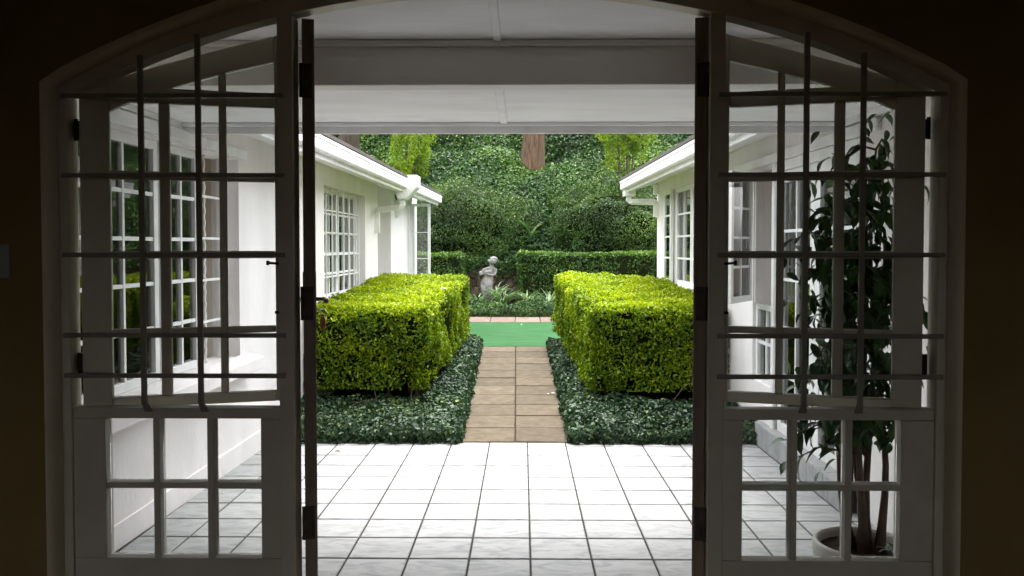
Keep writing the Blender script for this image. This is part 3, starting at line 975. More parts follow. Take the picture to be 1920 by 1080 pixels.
MB(FT).box(C0 - 1.62, C0 + 1.62, 2.93, 3.20, FL - 0.06, FL - 0.001).build('threshold', M['frame'], frame, bevel=0.004)
MB(FT).box(C0 - 1.62, C0 + 1.62, 3.095, 3.19, -0.15, FL - 0.061).build('step_riser', M['frame'], frame)

# ---------------- burglar bars, left and right
for sg, lab in ((-1, 'dark burglar bars across the left side window, in front of its bare sash'),
                (1, 'dark burglar bars across the right side window, in front of the potted ficus')):
    g = thing('burglar_bars', lab, 'burglar bars', (C0 + sg * 1.2, 2.99, 0.9), group='burglar bars over the side windows')
    GT = lambda x, y, z, sg=sg: (x - C0 - sg * 1.2, y - 2.99, z - 0.9)
    for z in (2.046, 1.758, 1.469, 1.175, 1.027):
        x0, x1 = sorted((C0 + sg * 0.785, C0 + sg * 1.60))
        MB(GT).box(x0, x1, 2.985, 2.9985, z - 0.0085, z + 0.0085).build('bar', M['bars'], g, bevel=0.003)
    for xv in ((-1.380, -1.172) if sg < 0 else (1.015, 1.217)):
        b = MB(GT)
        b.box(xv - 0.0105, xv + 0.0105, 2.973, 2.9845, 0.93, fz(xv) + 0.014)
        b.add([(xv - 0.0105, 2.973, 0.93), (xv + 0.0105, 2.973, 0.93), (xv + 0.0105, 2.9845, 0.93), (xv - 0.0105, 2.9845, 0.93),
               (xv - 0.0105, 2.998, 0.892), (xv + 0.020, 2.998, 0.892), (xv + 0.020, 3.008, 0.892), (xv - 0.0105, 3.008, 0.892)],
              [(0, 4, 5, 1), (1, 5, 6, 2), (2, 6, 7, 3), (3, 7, 4, 0), (4, 7, 6, 5)])
        b.build('bar', M['bars'], g, bevel=0.003)

# ---------------- opened side sashes
TH = RAD(15.7)
for sg, hxx, lab in ((-1, -1.645, 'tall white arched window sash standing ajar, left of the open doors'),
                     (1, 1.475, 'tall white arched window sash standing ajar, with ficus leaves behind its glass')):
    s_ = thing('window_sash', lab, 'window', (hxx, 3.062, 0.89), -sg * TH, group='side window sashes ajar')
    ST = lambda u, y, z, sg=sg: (-sg * u, y, z - 0.89)
    mk2 = lambda: MB(ST, sg > 0)
    t0, t1 = -0.020, 0.020
    topz = lambda u: 2.083 + 0.372 * u - 0.045 * u * u
    W = 0.745
    mk2().prism([(0, 0.89), (0.10, 0.89), (0.10, topz(0.10)), (0, topz(0))], t0, t1).build('stile', M['frame'], s_, bevel=0.003)
    mk2().prism([(0.694, 0.89), (W, 0.89), (W, topz(W)), (0.694, topz(0.694))], t0, t1).build('stile', M['frame'], s_, bevel=0.003)
    mk2().prism([(0.1005, 2.005), (0.172, 2.042), (0.310, 2.042), (0.3105, 2.100), (0.487, 2.159), (0.515, 2.169), (0.6935, 2.222), (0.6935, topz(0.6935)),
                 (0.55, topz(0.55)), (0.4, topz(0.4)), (0.25, topz(0.25)), (0.1005, topz(0.1005))], t0, t1).build('top_rail', M['frame'], s_, bevel=0.003)
    mk2().box(0.1005, 0.6935, t0, t1, 0.89, 0.93).build('bottom_rail', M['frame'], s_, bevel=0.003)
    cols = [(0.1005, 0.272), (0.310, 0.487), (0.515, 0.6935)]
    rws = [(0.9305, 1.1615), (1.1875, 1.4535), (1.4825, 1.7515), (1.7845, 2.0415)]
    mk2().box(0.272, 0.310, t0 + .002, t1 - .002, 0.9305, 2.0415).build('glazing_bar', M['frame'], s_, bevel=0.004)
    mk2().prism([(0.487, 0.9305), (0.515, 0.9305), (0.515, 2.168), (0.487, 2.158)], t0 + .002, t1 - .002).build('glazing_bar', M['frame'], s_, bevel=0.004)
    for ci, (u0, u1) in enumerate(cols):
        zz = [(1.1615, 1.1875), (1.4535, 1.4825), (1.7515, 1.7845)] + ([(2.0415, 2.099)] if ci else [])
        for z0, z1 in zz:
            mk2().box(u0, u1, t0 + .003, t1 - .003, z0, z1).build('glazing_bar', M['frame'], s_, bevel=0.004)
        for ri, (z0, z1) in enumerate(rws):
            if ci == 0 and ri == 3:
                mk2().prism([(u0, z0), (u1, z0), (u1, 2.0415), (0.172, 2.0415), (u0, 2.0055)], 0.004, 0.007).build('pane', M['glass'], s_)
            else:
                mk2().box(u0 + .0005, u1 - .0005, 0.004, 0.007, z0 + .0005, z1 - .0005).build('pane', M['glass'], s_)
        if ci == 1:
            mk2().prism([(u0, 2.0995), (u1, 2.0995), (u1, 2.158), (u0 + 0.004, 2.101)], 0.004, 0.007).build('pane', M['glass'], s_)
        if ci == 2:
            mk2().prism([(u0, 2.0995), (u1, 2.0995), (u1, 2.221), (u0, 2.169)], 0.004, 0.007).build('pane', M['glass'], s_)
    for z in (1.93, 1.065):
        mk2().box(-0.016, -0.002, -0.022, 0.012, z - 0.035, z + 0.035).tube([(-0.009, -0.026, z - 0.04), (-0.009, -0.026, z + 0.04)], 0.007, 8).build('hinge', M['metal'], s_)
    cz = 1.432
    mk2().tube([(0.715, -0.022, cz), (0.715, -0.045, cz), (0.69, -0.050, cz + 0.002), (0.668, -0.050, cz + 0.004)], 0.005, 8).tube([(0.672, -0.050, cz + 0.003), (0.660, -0.050, cz + 0.004)], 0.009, 8).build('catch', M['metal'], s_, smooth=True)
    mk2().box(0.69, 0.715, -0.034, -0.021, 1.236, 1.246).build('stay_peg', M['metal'], s_)

# ---------------- the two open door leaves
for sg, hxx, aa, lab in ((-1, -0.7865, 14.6, 'left glazed door leaf swung open edge-on, with lever handle'),
                         (1, 0.6500, 12.1, 'right glazed door leaf swung open edge-on, without any handle')):
    aa = RAD(aa)
    d = thing('door_leaf', lab, 'door', (hxx, 3.035, FL + 0.01), aa if sg < 0 else -aa, group='open door leaves')
    # local: y runs along the leaf away from the hinge, x is its thickness (inner face towards the doorway)
    DT = lambda v, u, z, sg=sg: (-sg * v, u, z - FL - 0.01)
    mk3 = lambda: MB(DT, sg > 0)
    w, h0 = 0.742, 2.333
    topd = lambda u: h0 + 0.16 * u - 0.10 * u * u
    t0, t1 = -0.0225, 0.0225

    def pl(pts, a0, a1, nm, mt='frame', bv=0.003):
        # polygon in (u,z) pushed through the thickness
        m_ = mk3()
        n_ = len(pts)
        vs_ = [(a0, u, z) for u, z in pts] + [(a1, u, z) for u, z in pts]
        m_.add(vs_, [tuple(range(n_))[::-1], tuple(range(n_, 2 * n_))] + [(i, (i + 1) % n_, (i + 1) % n_ + n_, i + n_) for i in range(n_)])
        return m_.build(nm, M[mt], d, bevel=bv)
    z0 = FL + 0.01
    pl([(0, z0), (0.095, z0), (0.095, topd(0.095)), (0, topd(0))], t0, t1, 'stile', 'wood_edge')
    pl([(w - 0.095, z0), (w, z0), (w, topd(w)), (w - 0.095, topd(w - 0.095))], t0, t1, 'stile', 'wood_edge')
    pl([(0.0955, z0), (w - 0.0955, z0), (w - 0.0955, z0 + 0.2), (0.0955, z0 + 0.2)], t0, t1, 'bottom_rail', 'wood_edge')
    pl([(0.0955, topd(0.0955) - 0.1), (w - 0.0955, topd(w - 0.0955) - 0.1), (w - 0.0955, topd(w - 0.0955)), (0.37, topd(0.37)), (0.0955, topd(0.0955))], t0, t1, 'top_rail', 'wood_edge')
    zr = np.linspace(z0 + 0.2, topd(0.0955) - 0.1, 6)
    um = [(0.0955, 0.357), (0.385, w - 0.0955)]
    pl([(0.357, z0 + .2005), (0.385, z0 + .2005), (0.385, topd(0.37) - 0.1), (0.357, topd(0.37) - 0.1)], t0 + .004, t1 - .004, 'glazing_bar', 'wood_edge')
    for u0, u1 in um:
        for z in zr[1:-1]:
            mk3().box(t0 + .005, t1 - .005, u0, u1, z - 0.013, z + 0.013).build('glazing_bar', M['wood_edge'], d, bevel=0.003)
        for i, (a_, c_) in enumerate(zip(zr, zr[1:])):
            mk3().box(-0.0015, 0.0015, u0 + .001, u1 - .001, a_ + (0.0135 if i else 0.001), c_ - (0.0135 if i < 4 else -0.008)).build('pane', M['glass'], d)
    for z in (2.107, 1.29, 0.473):
        # leaf plate let into the edge, its knuckle and the plate on the frame
        hg = mk3()
        hg.box(t0 + 0.002, t1 - 0.010, -0.004, -0.0005, z - 0.062, z + 0.062)
        hg.tube([(t0 - 0.004, -0.005, z - 0.062), (t0 - 0.004, -0.005, z + 0.062)], 0.007, 8)
        hg.build('hinge', M['hinge'], d)
    if sg < 0:
        hn = mk3()
        hn.box(t1 + .0005, t1 + 0.007, 0.672, 0.706, 1.17, 1.385)
        hn.tube([(t1 + 0.006, 0.689, 1.262), (t1 + 0.040, 0.689, 1.262)], 0.009, 10)
        hn.tube([(t1 + 0.036, 0.689, 1.262), (t1 + 0.046, 0.68, 1.262), (t1 + 0.048, 0.60, 1.258)], [0.010, 0.010, 0.008], 10)
        hn.tube([(t1 + 0.040, 0.606, 1.258), (t1 + 0.058, 0.600, 1.258)], [0.010, 0.012], 10)
        hn.build('handle', M['brass'], d, smooth=True)
        ho = mk3()
        ho.box(t0 - 0.007, t0 - .0005, 0.672, 0.706, 1.17, 1.385)
        ho.tube([(t0 - 0.006, 0.689, 1.262), (t0 - 0.045, 0.689, 1.262), (t0 - 0.048, 0.60, 1.262)], 0.009, 10)
        ho.build('handle', M['brass'], d, smooth=True)
        LD = d

# key and its red tag hanging from the lock of the left leaf
bpy.context.view_layer.update()
kp = LD.matrix_world @ Vector((0.0225 + 0.007, 0.686, 1.215 - FL - 0.01))
kt = thing('key_tag', 'red oval key tag hanging from the lock of the left door leaf', 'key tag', tuple(kp))
MB().tube([(0, 0, 0), (0.022, -0.004, 0)], 0.004, 8).lathe([(0.004, -0.003), (0.013, -0.003), (0.013, 0.003), (0.004, 0.003)], (0.03, -0.005, 0), 14).build('key', M['steel'], kt)
rg = [(0.030 + 0.010 * math.sin(t), -0.006, -0.020 + 0.014 * math.cos(t)) for t in np.linspace(0, 6.28, 15)]
MB().tube(rg, 0.0016, 6).build('ring', M['steel'], kt, smooth=True)


def oval(w_, h_, cz, y0, y1, n_=20):
    pts = []
    for i in range(n_):
        t = 2 * math.pi * i / n_
        pts.append((0.031 + w_ * np.sign(math.cos(t)) * abs(math.cos(t)) ** 0.8, cz + h_ * np.sign(math.sin(t)) * abs(math.sin(t)) ** 0.8))
    return MB().prism(pts, y0, y1)


oval(0.0125, 0.029, -0.062, -0.010, -0.005).build('tag', M['red'], kt)
oval(0.0080, 0.020, -0.063, -0.0112, -0.0105).build('insert', M['tag_insert'], kt)

# ---------------- wall switch inside
sw_ = thing('light_switch', 'pale double light switch on the dark wall left of the doorway', 'light switch', (-1.895, 2.925, 1.447))
MB().box(-0.066, 0.066, -0.009, -0.0005, -0.061, 0.061).build('plate', M['switch'], sw_, bevel=0.004)
for x in (-0.03, 0.012):
    MB().box(x, x + 0.022, -0.014, -0.0095, -0.018, 0.018).build('rocker', M['switch'], sw_, bevel=0.002)


# ================================================================== planting
def box_hedge(name, label, cat, P00, P01, P10, P11, zb, zt, dens, L, mat, tint_top, tint_side, fine=True, group=None, gap=0.0, faces='ftrlb', lump=0.042, aspect=0.45, frame_gap=None):
    """clipped hedge on four ground corners (near-left, near-right, far-left, far-right); zb, zt are functions of y"""
    near = np.array([P00, P01], float)
    c = np.mean([P00, P01, P10, P11], axis=0)
    root = thing(name, label, cat, (c[0], c[1], zb(c[1])), group=group)
    loc0 = np.array(root.location)
    P00, P01, P10, P11 = [np.array(p, float) for p in (P00, P01, P10, P11)]
    pts, nrs, tn = [], [], []

    def xy(u, v):
        u, v = u[:, None], v[:, None]
        return (P00 * (1 - u) + P01 * u) * (1 - v) + (P10 * (1 - u) + P11 * u) * v

    def emit(n_, u, v, k, nrm, tint, top=False):
        p2 = xy(u, v)
        zz0 = np.array([zb(y) for y in p2[:, 1]])
        zz1 = np.array([zt(y) for y in p2[:, 1]])
        z = zz1 if top else zz0 + (zz1 - zz0) * k
        p = np.column_stack([p2, z])
        N = np.tile(np.array(nrm, float), (n_, 1))
        lum = vnoise(p, 5.0, 3) * lump + vnoise(p, 14.0, 5) * lump * 0.5
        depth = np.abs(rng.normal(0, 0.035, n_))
        if top:
            ed = np.minimum(np.minimum(u, 1 - u) * lw_, np.minimum(v, 1 - v) * ll)
        else:
            ed = np.minimum((1 - k) * (zz1 - zz0), 9.0)
            along = u if abs(nrm[1]) > 0.5 else v
            ed = np.minimum(ed, np.minimum(along, 1 - along) * (lw_ if abs(nrm[1]) > 0.5 else ll))
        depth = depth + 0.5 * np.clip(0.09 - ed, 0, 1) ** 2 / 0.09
        p = p + N * (lum - depth)[:, None]
        # thin spots and little holes in the clipped faces
        keep = (vnoise(p, 13.0, 17) + 0.5 * vnoise(p, 31.0, 19) > (-1.05 if top else -0.62)) | (rng.uniform(size=n_) < 0.25)
        pts.append(p[keep])
        nrs.append(N[keep])
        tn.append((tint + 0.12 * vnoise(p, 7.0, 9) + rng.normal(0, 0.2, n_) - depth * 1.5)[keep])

    lw_ = np.linalg.norm(P01 - P00)
    ll = np.linalg.norm(P10 - P00)
    hh = zt(c[1]) - zb(c[1])
    U = lambda n_: rng.uniform(0, 1, n_)
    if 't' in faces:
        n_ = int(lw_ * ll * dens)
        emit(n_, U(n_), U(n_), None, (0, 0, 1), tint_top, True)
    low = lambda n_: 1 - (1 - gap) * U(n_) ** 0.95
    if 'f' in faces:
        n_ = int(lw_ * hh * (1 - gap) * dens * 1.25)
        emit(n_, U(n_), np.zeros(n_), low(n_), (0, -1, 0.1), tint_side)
    if 'b' in faces:
        n_ = int(lw_ * hh * dens * 0.3)
        emit(n_, U(n_), np.ones(n_), low(n_), (0, 1, 0.1), tint_side)
    if 'r' in faces:
        n_ = int(ll * hh * (1 - gap) * dens * 1.1)
        emit(n_, np.ones(n_), U(n_), low(n_), (1, 0, 0.12), tint_side)
    if 'l' in faces:
        n_ = int(ll * hh * (1 - gap) * dens * 1.1)
        emit(n_, np.zeros(n_), U(n_), low(n_), (-1, 0, 0.12), tint_side)
    P = np.vstack(pts) - loc0
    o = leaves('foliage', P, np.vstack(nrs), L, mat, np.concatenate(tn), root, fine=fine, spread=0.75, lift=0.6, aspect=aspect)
    o['kind'] = 'stuff'
    # near-black solid block added inside to stop light passing through the hedge
    s = 0.075
    ring0, ring1 = [], []
    for p in (P00, P01, P11, P10):
        q = p + (c - p) / np.linalg.norm(c - p) * s * 1.5
        zl = zb(q[1]) + hh * (gap + 0.04)
        ring0.append((q[0] - loc0[0], q[1] - loc0[1], zl - loc0[2]))
        ring1.append((q[0] - loc0[0], q[1] - loc0[1], zt(q[1]) - s - loc0[2]))
    MB().extrude(ring0, ring1).build('light_block_core', M['core'], root)
    if gap:
        st = MB()
        for _ in range(int(ll * 5)):
            u, v = rng.uniform(0.12, 0.9), rng.uniform(0.04, 0.96)
            q = xy(np.array([u]), np.array([v]))[0]
            zg = zb(q[1]) - 0.05
            st.tube([(q[0] - loc0[0], q[1] - loc0[1], zg - loc0[2]),
                     (q[0] - loc0[0] + rng.normal(0, .03), q[1] - loc0[1] + rng.normal(0, .03), zg + hh * (gap + 0.2) - loc0[2])], [0.014, 0.009], 5)
        st.build('stems', M['stem'], root)['kind'] = 'stuff'
    return root


zhb = lambda y: garden_z(y)
zht = lambda y: 0.952 + 0.0405 * (y - 7.5)
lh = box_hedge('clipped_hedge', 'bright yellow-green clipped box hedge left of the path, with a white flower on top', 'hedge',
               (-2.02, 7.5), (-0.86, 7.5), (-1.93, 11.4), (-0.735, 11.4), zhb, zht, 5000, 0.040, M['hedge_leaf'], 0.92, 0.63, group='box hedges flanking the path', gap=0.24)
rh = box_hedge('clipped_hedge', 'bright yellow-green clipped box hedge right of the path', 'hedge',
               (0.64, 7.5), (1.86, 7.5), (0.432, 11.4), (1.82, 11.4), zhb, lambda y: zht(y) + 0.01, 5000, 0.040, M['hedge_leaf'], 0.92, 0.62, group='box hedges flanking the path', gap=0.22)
# white flower on the left hedge
fl = MB()
fx, fy, fzz = -0.86, 8.9, zht(8.9) + 0.03
for k in range(6):
    t = k * math.pi / 3
    dxx, dyy = math.cos(t), math.sin(t)
    fl.add([(0, 0, 0), (dxx * 0.018 - dyy * 0.016, dyy * 0.018 + dxx * 0.016, 0.014), (dxx * 0.042, dyy * 0.042, 0.010), (dxx * 0.018 + dyy * 0.016, dyy * 0.018 - dxx * 0.016, 0.014)], [(0, 1, 2, 3)])
fl.build('flower', M['petal'], lh, loc=(fx - lh.location.x, fy - lh.location.y, fzz - lh.location.z))
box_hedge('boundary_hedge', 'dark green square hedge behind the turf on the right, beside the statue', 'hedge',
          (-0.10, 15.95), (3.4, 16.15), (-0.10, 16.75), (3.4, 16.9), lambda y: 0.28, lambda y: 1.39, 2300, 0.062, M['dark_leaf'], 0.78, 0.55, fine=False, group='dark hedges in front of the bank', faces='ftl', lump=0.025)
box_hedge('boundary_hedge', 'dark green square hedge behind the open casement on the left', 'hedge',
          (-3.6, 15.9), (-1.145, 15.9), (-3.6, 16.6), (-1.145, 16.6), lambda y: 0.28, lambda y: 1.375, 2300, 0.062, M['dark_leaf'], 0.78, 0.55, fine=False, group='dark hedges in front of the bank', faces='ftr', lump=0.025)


# ground cover beds beside the patio and path
def ground_cover(name, regions, dens, L, mat, h, label, fine=True, hn=0.05):
    pts, nrs, tn = [], [], []
    for (poly, edges) in regions:
        A, B, Cc, D = [np.array(p, float) for p in poly]     # near-left, near-right, far-right, far-left
        area = 0.5 * abs(np.cross(B - A, D - A)) + 0.5 * abs(np.cross(B - Cc, D - Cc))
        n_ = int(area * dens)
        u, v = rng.uniform(0, 1, n_), rng.uniform(0, 1, n_)
        p = (A * (1 - u)[:, None] + B * u[:, None]) * (1 - v)[:, None] + (D * (1 - u)[:, None] + Cc * u[:, None]) * v[:, None]
        dist = np.full(n_, 9.0)
        wl_, ll_ = np.linalg.norm(B - A), np.linalg.norm(D - A)
        nv = np.zeros((n_, 3))
        nv[:, 2] = 1
        for e in edges:
            dd = {'n': v * ll_, 'f': (1 - v) * ll_, 'l': u * wl_, 'r': (1 - u) * wl_}[e]
            near_ = np.clip(1 - dd / 0.12, 0, 1)
            dr = {'n': (0, -1, 0), 'f': (0, 1, 0), 'l': (-1, 0, 0), 'r': (1, 0, 0)}[e]
            nv += near_[:, None] * np.array(dr) * 1.3
            dist = np.minimum(dist, dd)
        edge_f = np.sqrt(np.clip(dist / 0.13, 0.0, 1))
        P3 = np.column_stack([p, np.zeros(n_)])
        hh = h * (0.5 + 0.5 * edge_f) * (1 + 0.25 * vnoise(P3, 4.0, 21)) + hn * 0.5 * vnoise(P3, 11.0, 4)
        k = 1 - np.abs(rng.normal(0, 0.25, n_))
        z = garden_z(p[:, 1]) + np.maximum(hh * np.clip(k, 0.05, 1), 0.01)
        # let the margin wander over the paving a little
        P3 = np.column_stack([p + unit(nv)[:, :2] * (0.03 * vnoise(P3, 9.0, 8) * (dist < 0.1))[:, None], z])
        pts.append(P3)
        nrs.append(unit(nv))
        tn.append(rng.beta(2, 2.6, n_) + 0.15 * vnoise(P3, 6.0, 2) + (rng.uniform(size=n_) > 0.985) * 0.6)
        # skirt of leaves hanging down to the paving along the open edges
        for e in edges:
            a_, c_, dr = {'n': (A, B, (0, -1, 0.2)), 'f': (D, Cc, (0, 1, 0.2)), 'l': (A, D, (-1, 0, 0.2)), 'r': (B, Cc, (1, 0, 0.2))}[e]
            m_ = int(np.linalg.norm(c_ - a_) * dens * 0.11)
            t_ = rng.uniform(0, 1, m_)[:, None]
            q = a_ * (1 - t_) + c_ * t_ + np.array(dr[:2]) * (rng.normal(0.0, 0.014, m_) + 0.02 * np.sin(t_[:, 0] * 40))[:, None]
            pts.append(np.column_stack([q, garden_z(q[:, 1]) + rng.uniform(0.006, h * 0.62, m_)]))
            nrs.append(np.tile(np.array(dr, float), (m_, 1)))
            tn.append(rng.beta(2, 2.6, m_))
    o = leaves(name, np.vstack(pts), np.vstack(nrs), L, mat, np.concatenate(tn), aspect=0.56, spread=0.55, lift=0.5, fold=0.08, fine=fine)
    return struct(o, 'stuff', label)


ground_cover('ground_cover', [
    ([(-2.04, 6.57), (-0.515, 6.57), (-0.53, 7.55), (-2.04, 7.55)], 'nr'),
    ([(-0.92, 7.5), (-0.53, 7.5), (-0.59, 11.40), (-0.80, 11.40)], 'rf'),
    ([(0.395, 6.57), (1.93, 6.57), (1.90, 7.55), (0.39, 7.55)], 'nl'),
    ([(0.39, 7.5), (0.72, 7.5), (0.52, 11.40), (0.365, 11.40)], 'lf'),
], 6800, 0.043, M['cover_leaf'], 0.17, 'dark glossy ground cover edging the patio and the slab path')
ground_cover('border_planting', [([(-1.9, 14.62), (1.9, 14.62), (1.9, 15.35), (-1.9, 15.35)], 'n')], 3600, 0.045, M['ivy_leaf'], 0.20,
             'low green border planting behind the paver edging', fine=False)
# a few bare twigs sticking out of the left bed
tw_ = MB()
for x, y, dx_, dz_ in ((-1.5, 7.2, 0.22, 0.06), (-1.0, 7.25, 0.05, 0.16), (-1.3, 7.3, -0.05, 0.2), (1.3, 7.25, 0.25, 0.22), (1.55, 7.3, 0.2, 0.25)):
    z = garden_z(y) + 0.16
    tw_.tube([(x, y, z), (x + dx_ * .5, y - .02, z + dz_ * .8), (x + dx_, y - .03, z + dz_)], [0.005, 0.004, 0.002], 5)
struct(tw_.build('bare_twigs', M['stem']), 'stuff', 'bare twigs poking out of the ground cover')

# ---------------- ivy on the bank
n_ = 120000
px_ = rng.uniform(-7.5, 7.2, n_)
py_ = 17.0 + 7.6 * rng.beta(1.15, 1.35, n_)


def bank_z(x, y):
    z = np.interp(y, [16.9, 17.0, 18.0, 19.3, 20.6, 22.0, 23.5, 32], [0.30, 1.05, 1.95, 3.08, 3.75, 5.6, 7.0, 7.6])
    z = z + np.where(y > 17.3, 0.16 * np.sin(x * 1.3 + 1.1 * y) + 0.12 * np.sin(x * 2.9 - y * 1.7) - 0.006 * x * x, 0)
    return z


e = 0.05
gxn = (bank_z(px_ + e, py_) - bank_z(px_ - e, py_)) / (2 * e)
gyn = (bank_z(px_, py_ + e) - bank_z(px_, py_ - e)) / (2 * e)
Nn = unit(np.column_stack([-gxn, -gyn, np.ones(n_)]))
Pp = np.column_stack([px_, py_, bank_z(px_, py_)])
Pp = Pp + Nn * (0.10 + 0.06 * vnoise(Pp, 2.6, 31) + rng.uniform(-0.05, 0.05, n_))[:, None]
tt = 0.40 + 0.24 * vnoise(Pp, 1.1, 33) + 0.14 * vnoise(Pp, 3.5, 35) + rng.normal(0, 0.18, n_) + 0.25 * np.exp(-((py_ - 19.9) / 0.9) ** 2)
struct(leaves('ivy', Pp, Nn, 0.078, M['ivy_leaf'], tt, aspect=0.8, spread=0.5, lift=0.35, fine=False, grav=0.2), 'stuff', 'dense ivy covering the steep bank behind the garden')


# ---------------- shrubs on the bank
def shrub(name, label, c, r, n_, L, mat, tint0, group=None, lump=0.2, stems=5, floor_z=None, aspect=0.42, core=True, grav=0.0, narrow=0.0):
    root = thing(name, label, 'shrub', (c[0], c[1], c[2] - r[2]), group=group)
    D = unit(rng.normal(size=(n_, 3)))
    D = D[D[:, 2] > -0.93]
    cl = 1 + lump * vnoise(D * 1.0, 4.2, int(abs(c[0]) * 10) + 1) + lump * 0.6 * vnoise(D, 10.0, int(abs(c[0]) * 7) + 3)
    rad = cl - np.abs(rng.normal(0, 0.09, len(D)))
    P = D * np.array(r) * rad[:, None]
    if narrow:
        P[:, :2] *= (1 - narrow * np.clip(P[:, 2] / r[2], -1, 1))[:, None]
    P[:, 2] += r[2]
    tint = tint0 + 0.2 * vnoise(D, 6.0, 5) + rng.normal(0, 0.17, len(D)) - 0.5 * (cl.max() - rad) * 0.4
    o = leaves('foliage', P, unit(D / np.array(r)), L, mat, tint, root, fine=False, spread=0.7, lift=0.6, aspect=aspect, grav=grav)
    o['kind'] = 'stuff'
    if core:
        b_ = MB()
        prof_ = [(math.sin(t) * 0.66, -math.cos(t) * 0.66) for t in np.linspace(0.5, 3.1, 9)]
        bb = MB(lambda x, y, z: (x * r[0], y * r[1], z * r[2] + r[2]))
        bb.lathe(prof_, n=16).build('light_block_core', M['core'], root, smooth=True)  # near-black solid added within the leaves to block light
    st = MB()
    for k in range(stems):
        t = 6.28 * k / stems
        st.tube([(0.15 * math.cos(t), 0.12 * math.sin(t), -0.35), (0.35 * r[0] * math.cos(t), 0.35 * r[1] * math.sin(t), r[2] * 0.8)], [0.02, 0.01], 5)
    st.build('stems', M['stem'], root)['kind'] = 'stuff'
    return root


shrub('rounded_shrub', 'broad dark green shrub overhanging the stone wall and statue', (-1.30, 17.75, 1.86), (1.38, 1.0, 1.0), 34000, 0.058, M['shrub_leaf'], 0.48, group='broad shrubs on the bank')
shrub('rounded_shrub', 'broad dark green shrub behind the right boundary hedge', (1.95, 17.75, 1.93), (1.55, 1.0, 1.0), 36000, 0.058, M['shrub_leaf'], 0.46, group='broad shrubs on the bank')
shrub('rounded_shrub', 'dark green shrub behind the open casement at the left house corner', (-3.4, 17.9, 1.95), (1.25, 0.9, 1.05), 15000, 0.06, M['shrub_leaf'], 0.42, group='broad shrubs on the bank')
shrub('golden_shrub', 'upright bright yellow-green shrub high on the bank above the left gutter', (-2.63, 19.6, 4.25), (0.43, 0.38, 1.05), 7000, 0.085, M['gold_leaf'], 0.62, group='golden shrubs on the bank', lump=0.34, aspect=0.35, core=False, grav=0.4)
shrub('golden_shrub', 'spreading bright yellow-green shrub high on the bank near the right gutter', (2.42, 19.6, 4.38), (0.60, 0.45, 0.95), 7500, 0.085, M['gold_leaf'], 0.60, group='golden shrubs on the bank', lump=0.36, aspect=0.35, core=False, grav=0.25)


# ---------------- trees on the bank
def tree(name, label, x, y, r0, h, lean, seed, crown_n, bottom_flare=1.25, bark='bark'):
    r_ = np.random.default_rng(seed)
    zb = float(bank_z(np.array([x]), np.array([y]))[0]) - 0.25
    root = thing(name, label, 'tree', (x, y, zb))
    n_s, n_a = 26, 28
    V, F = [], []
    for i in range(n_s):
        k = i / (n_s - 1)
        z = h * k
        rr = r0 * (1 - 0.6 * k) * (1 + (bottom_flare - 1) * math.exp(-z / 0.45))
        for a in range(n_a):
            t = 2 * math.pi * a / n_a
            rid = 1 + 0.05 * math.sin(7 * t + 0.8 * z) + 0.035 * math.sin(13 * t - 1.7 * z + 1) + 0.02 * r_.normal()
            V.append((lean * z + rr * rid * math.cos(t) + 0.05 * math.sin(z * 0.6), rr * rid * math.sin(t), z))
    for i in range(n_s - 1):
        for a in range(n_a):
            a2 = (a + 1) % n_a
            F.append((i * n_a + a, i * n_a + a2, (i + 1) * n_a + a2, (i + 1) * n_a + a))
    tb = MB().add(V, F)
    tips = []
    for k in range(9):
        z = h * r_.uniform(0.55, 0.97)
        t = r_.uniform(0, 6.28)
        ln = r_.uniform(1.2, 2.4)
        e_ = (lean * z + ln * math.cos(t), ln * math.sin(t), z + ln * 0.45)
        tb.tube([(lean * z, 0, z), (lean * z + ln * .5 * math.cos(t), ln * .5 * math.sin(t), z + ln * .3), e_], [r0 * 0.3, r0 * 0.18, 0.03], 7)
        tips.append(e_)
    tb.build('trunk', M[bark], root, smooth=True)
    na_ = 900
    ta_ = r_.uniform(0, 6.28, na_)
    rr_ = r0 * 1.28 + r_.gamma(1.2, 0.10, na_)
    Pi = np.column_stack([rr_ * np.cos(ta_), rr_ * np.sin(ta_), 0.12 + r_.gamma(1.5, 0.09, na_) * (0.6 + 0.5 * np.sin(ta_ * 3 + seed)) + 0.25 * rr_ * np.sin(ta_)])
    leaves('ivy', Pi, np.column_stack([np.cos(ta_), np.sin(ta_), np.full(na_, 0.7)]), 0.085, M['ivy_leaf'], r_.uniform(0.2, 1.0, na_), root, aspect=0.75, fine=False, spread=0.6)['kind'] = 'stuff'
    P = []
    for e_ in tips:
        for _ in range(crown_n):
            dd = r_.normal(size=3) * np.array([0.75, 0.75, 0.4])
            P.append(np.array(e_) + dd)
    P = np.array(P)
    o = leaves('crown', P, unit(r_.normal(size=P.shape) + np.array([0, 0, 1.0])), 0.16, M['ivy_leaf'], r_.uniform(0.2, 0.9, len(P)), root, fine=False, spread=0.8, aspect=0.5)
    o['kind'] = 'stuff'
    return root


tree('bank_tree', 'thick red-brown tree trunk rising from the ivy at the middle of the bank', 0.215, 19.95, 0.275, 9.5, 0.015, 3, 160)
tree('bank_tree', 'dark brown tree trunk high on the bank above the left eave', -4.35, 20.6, 0.24, 9.0, -0.01, 8, 120, bark='dark_bark')

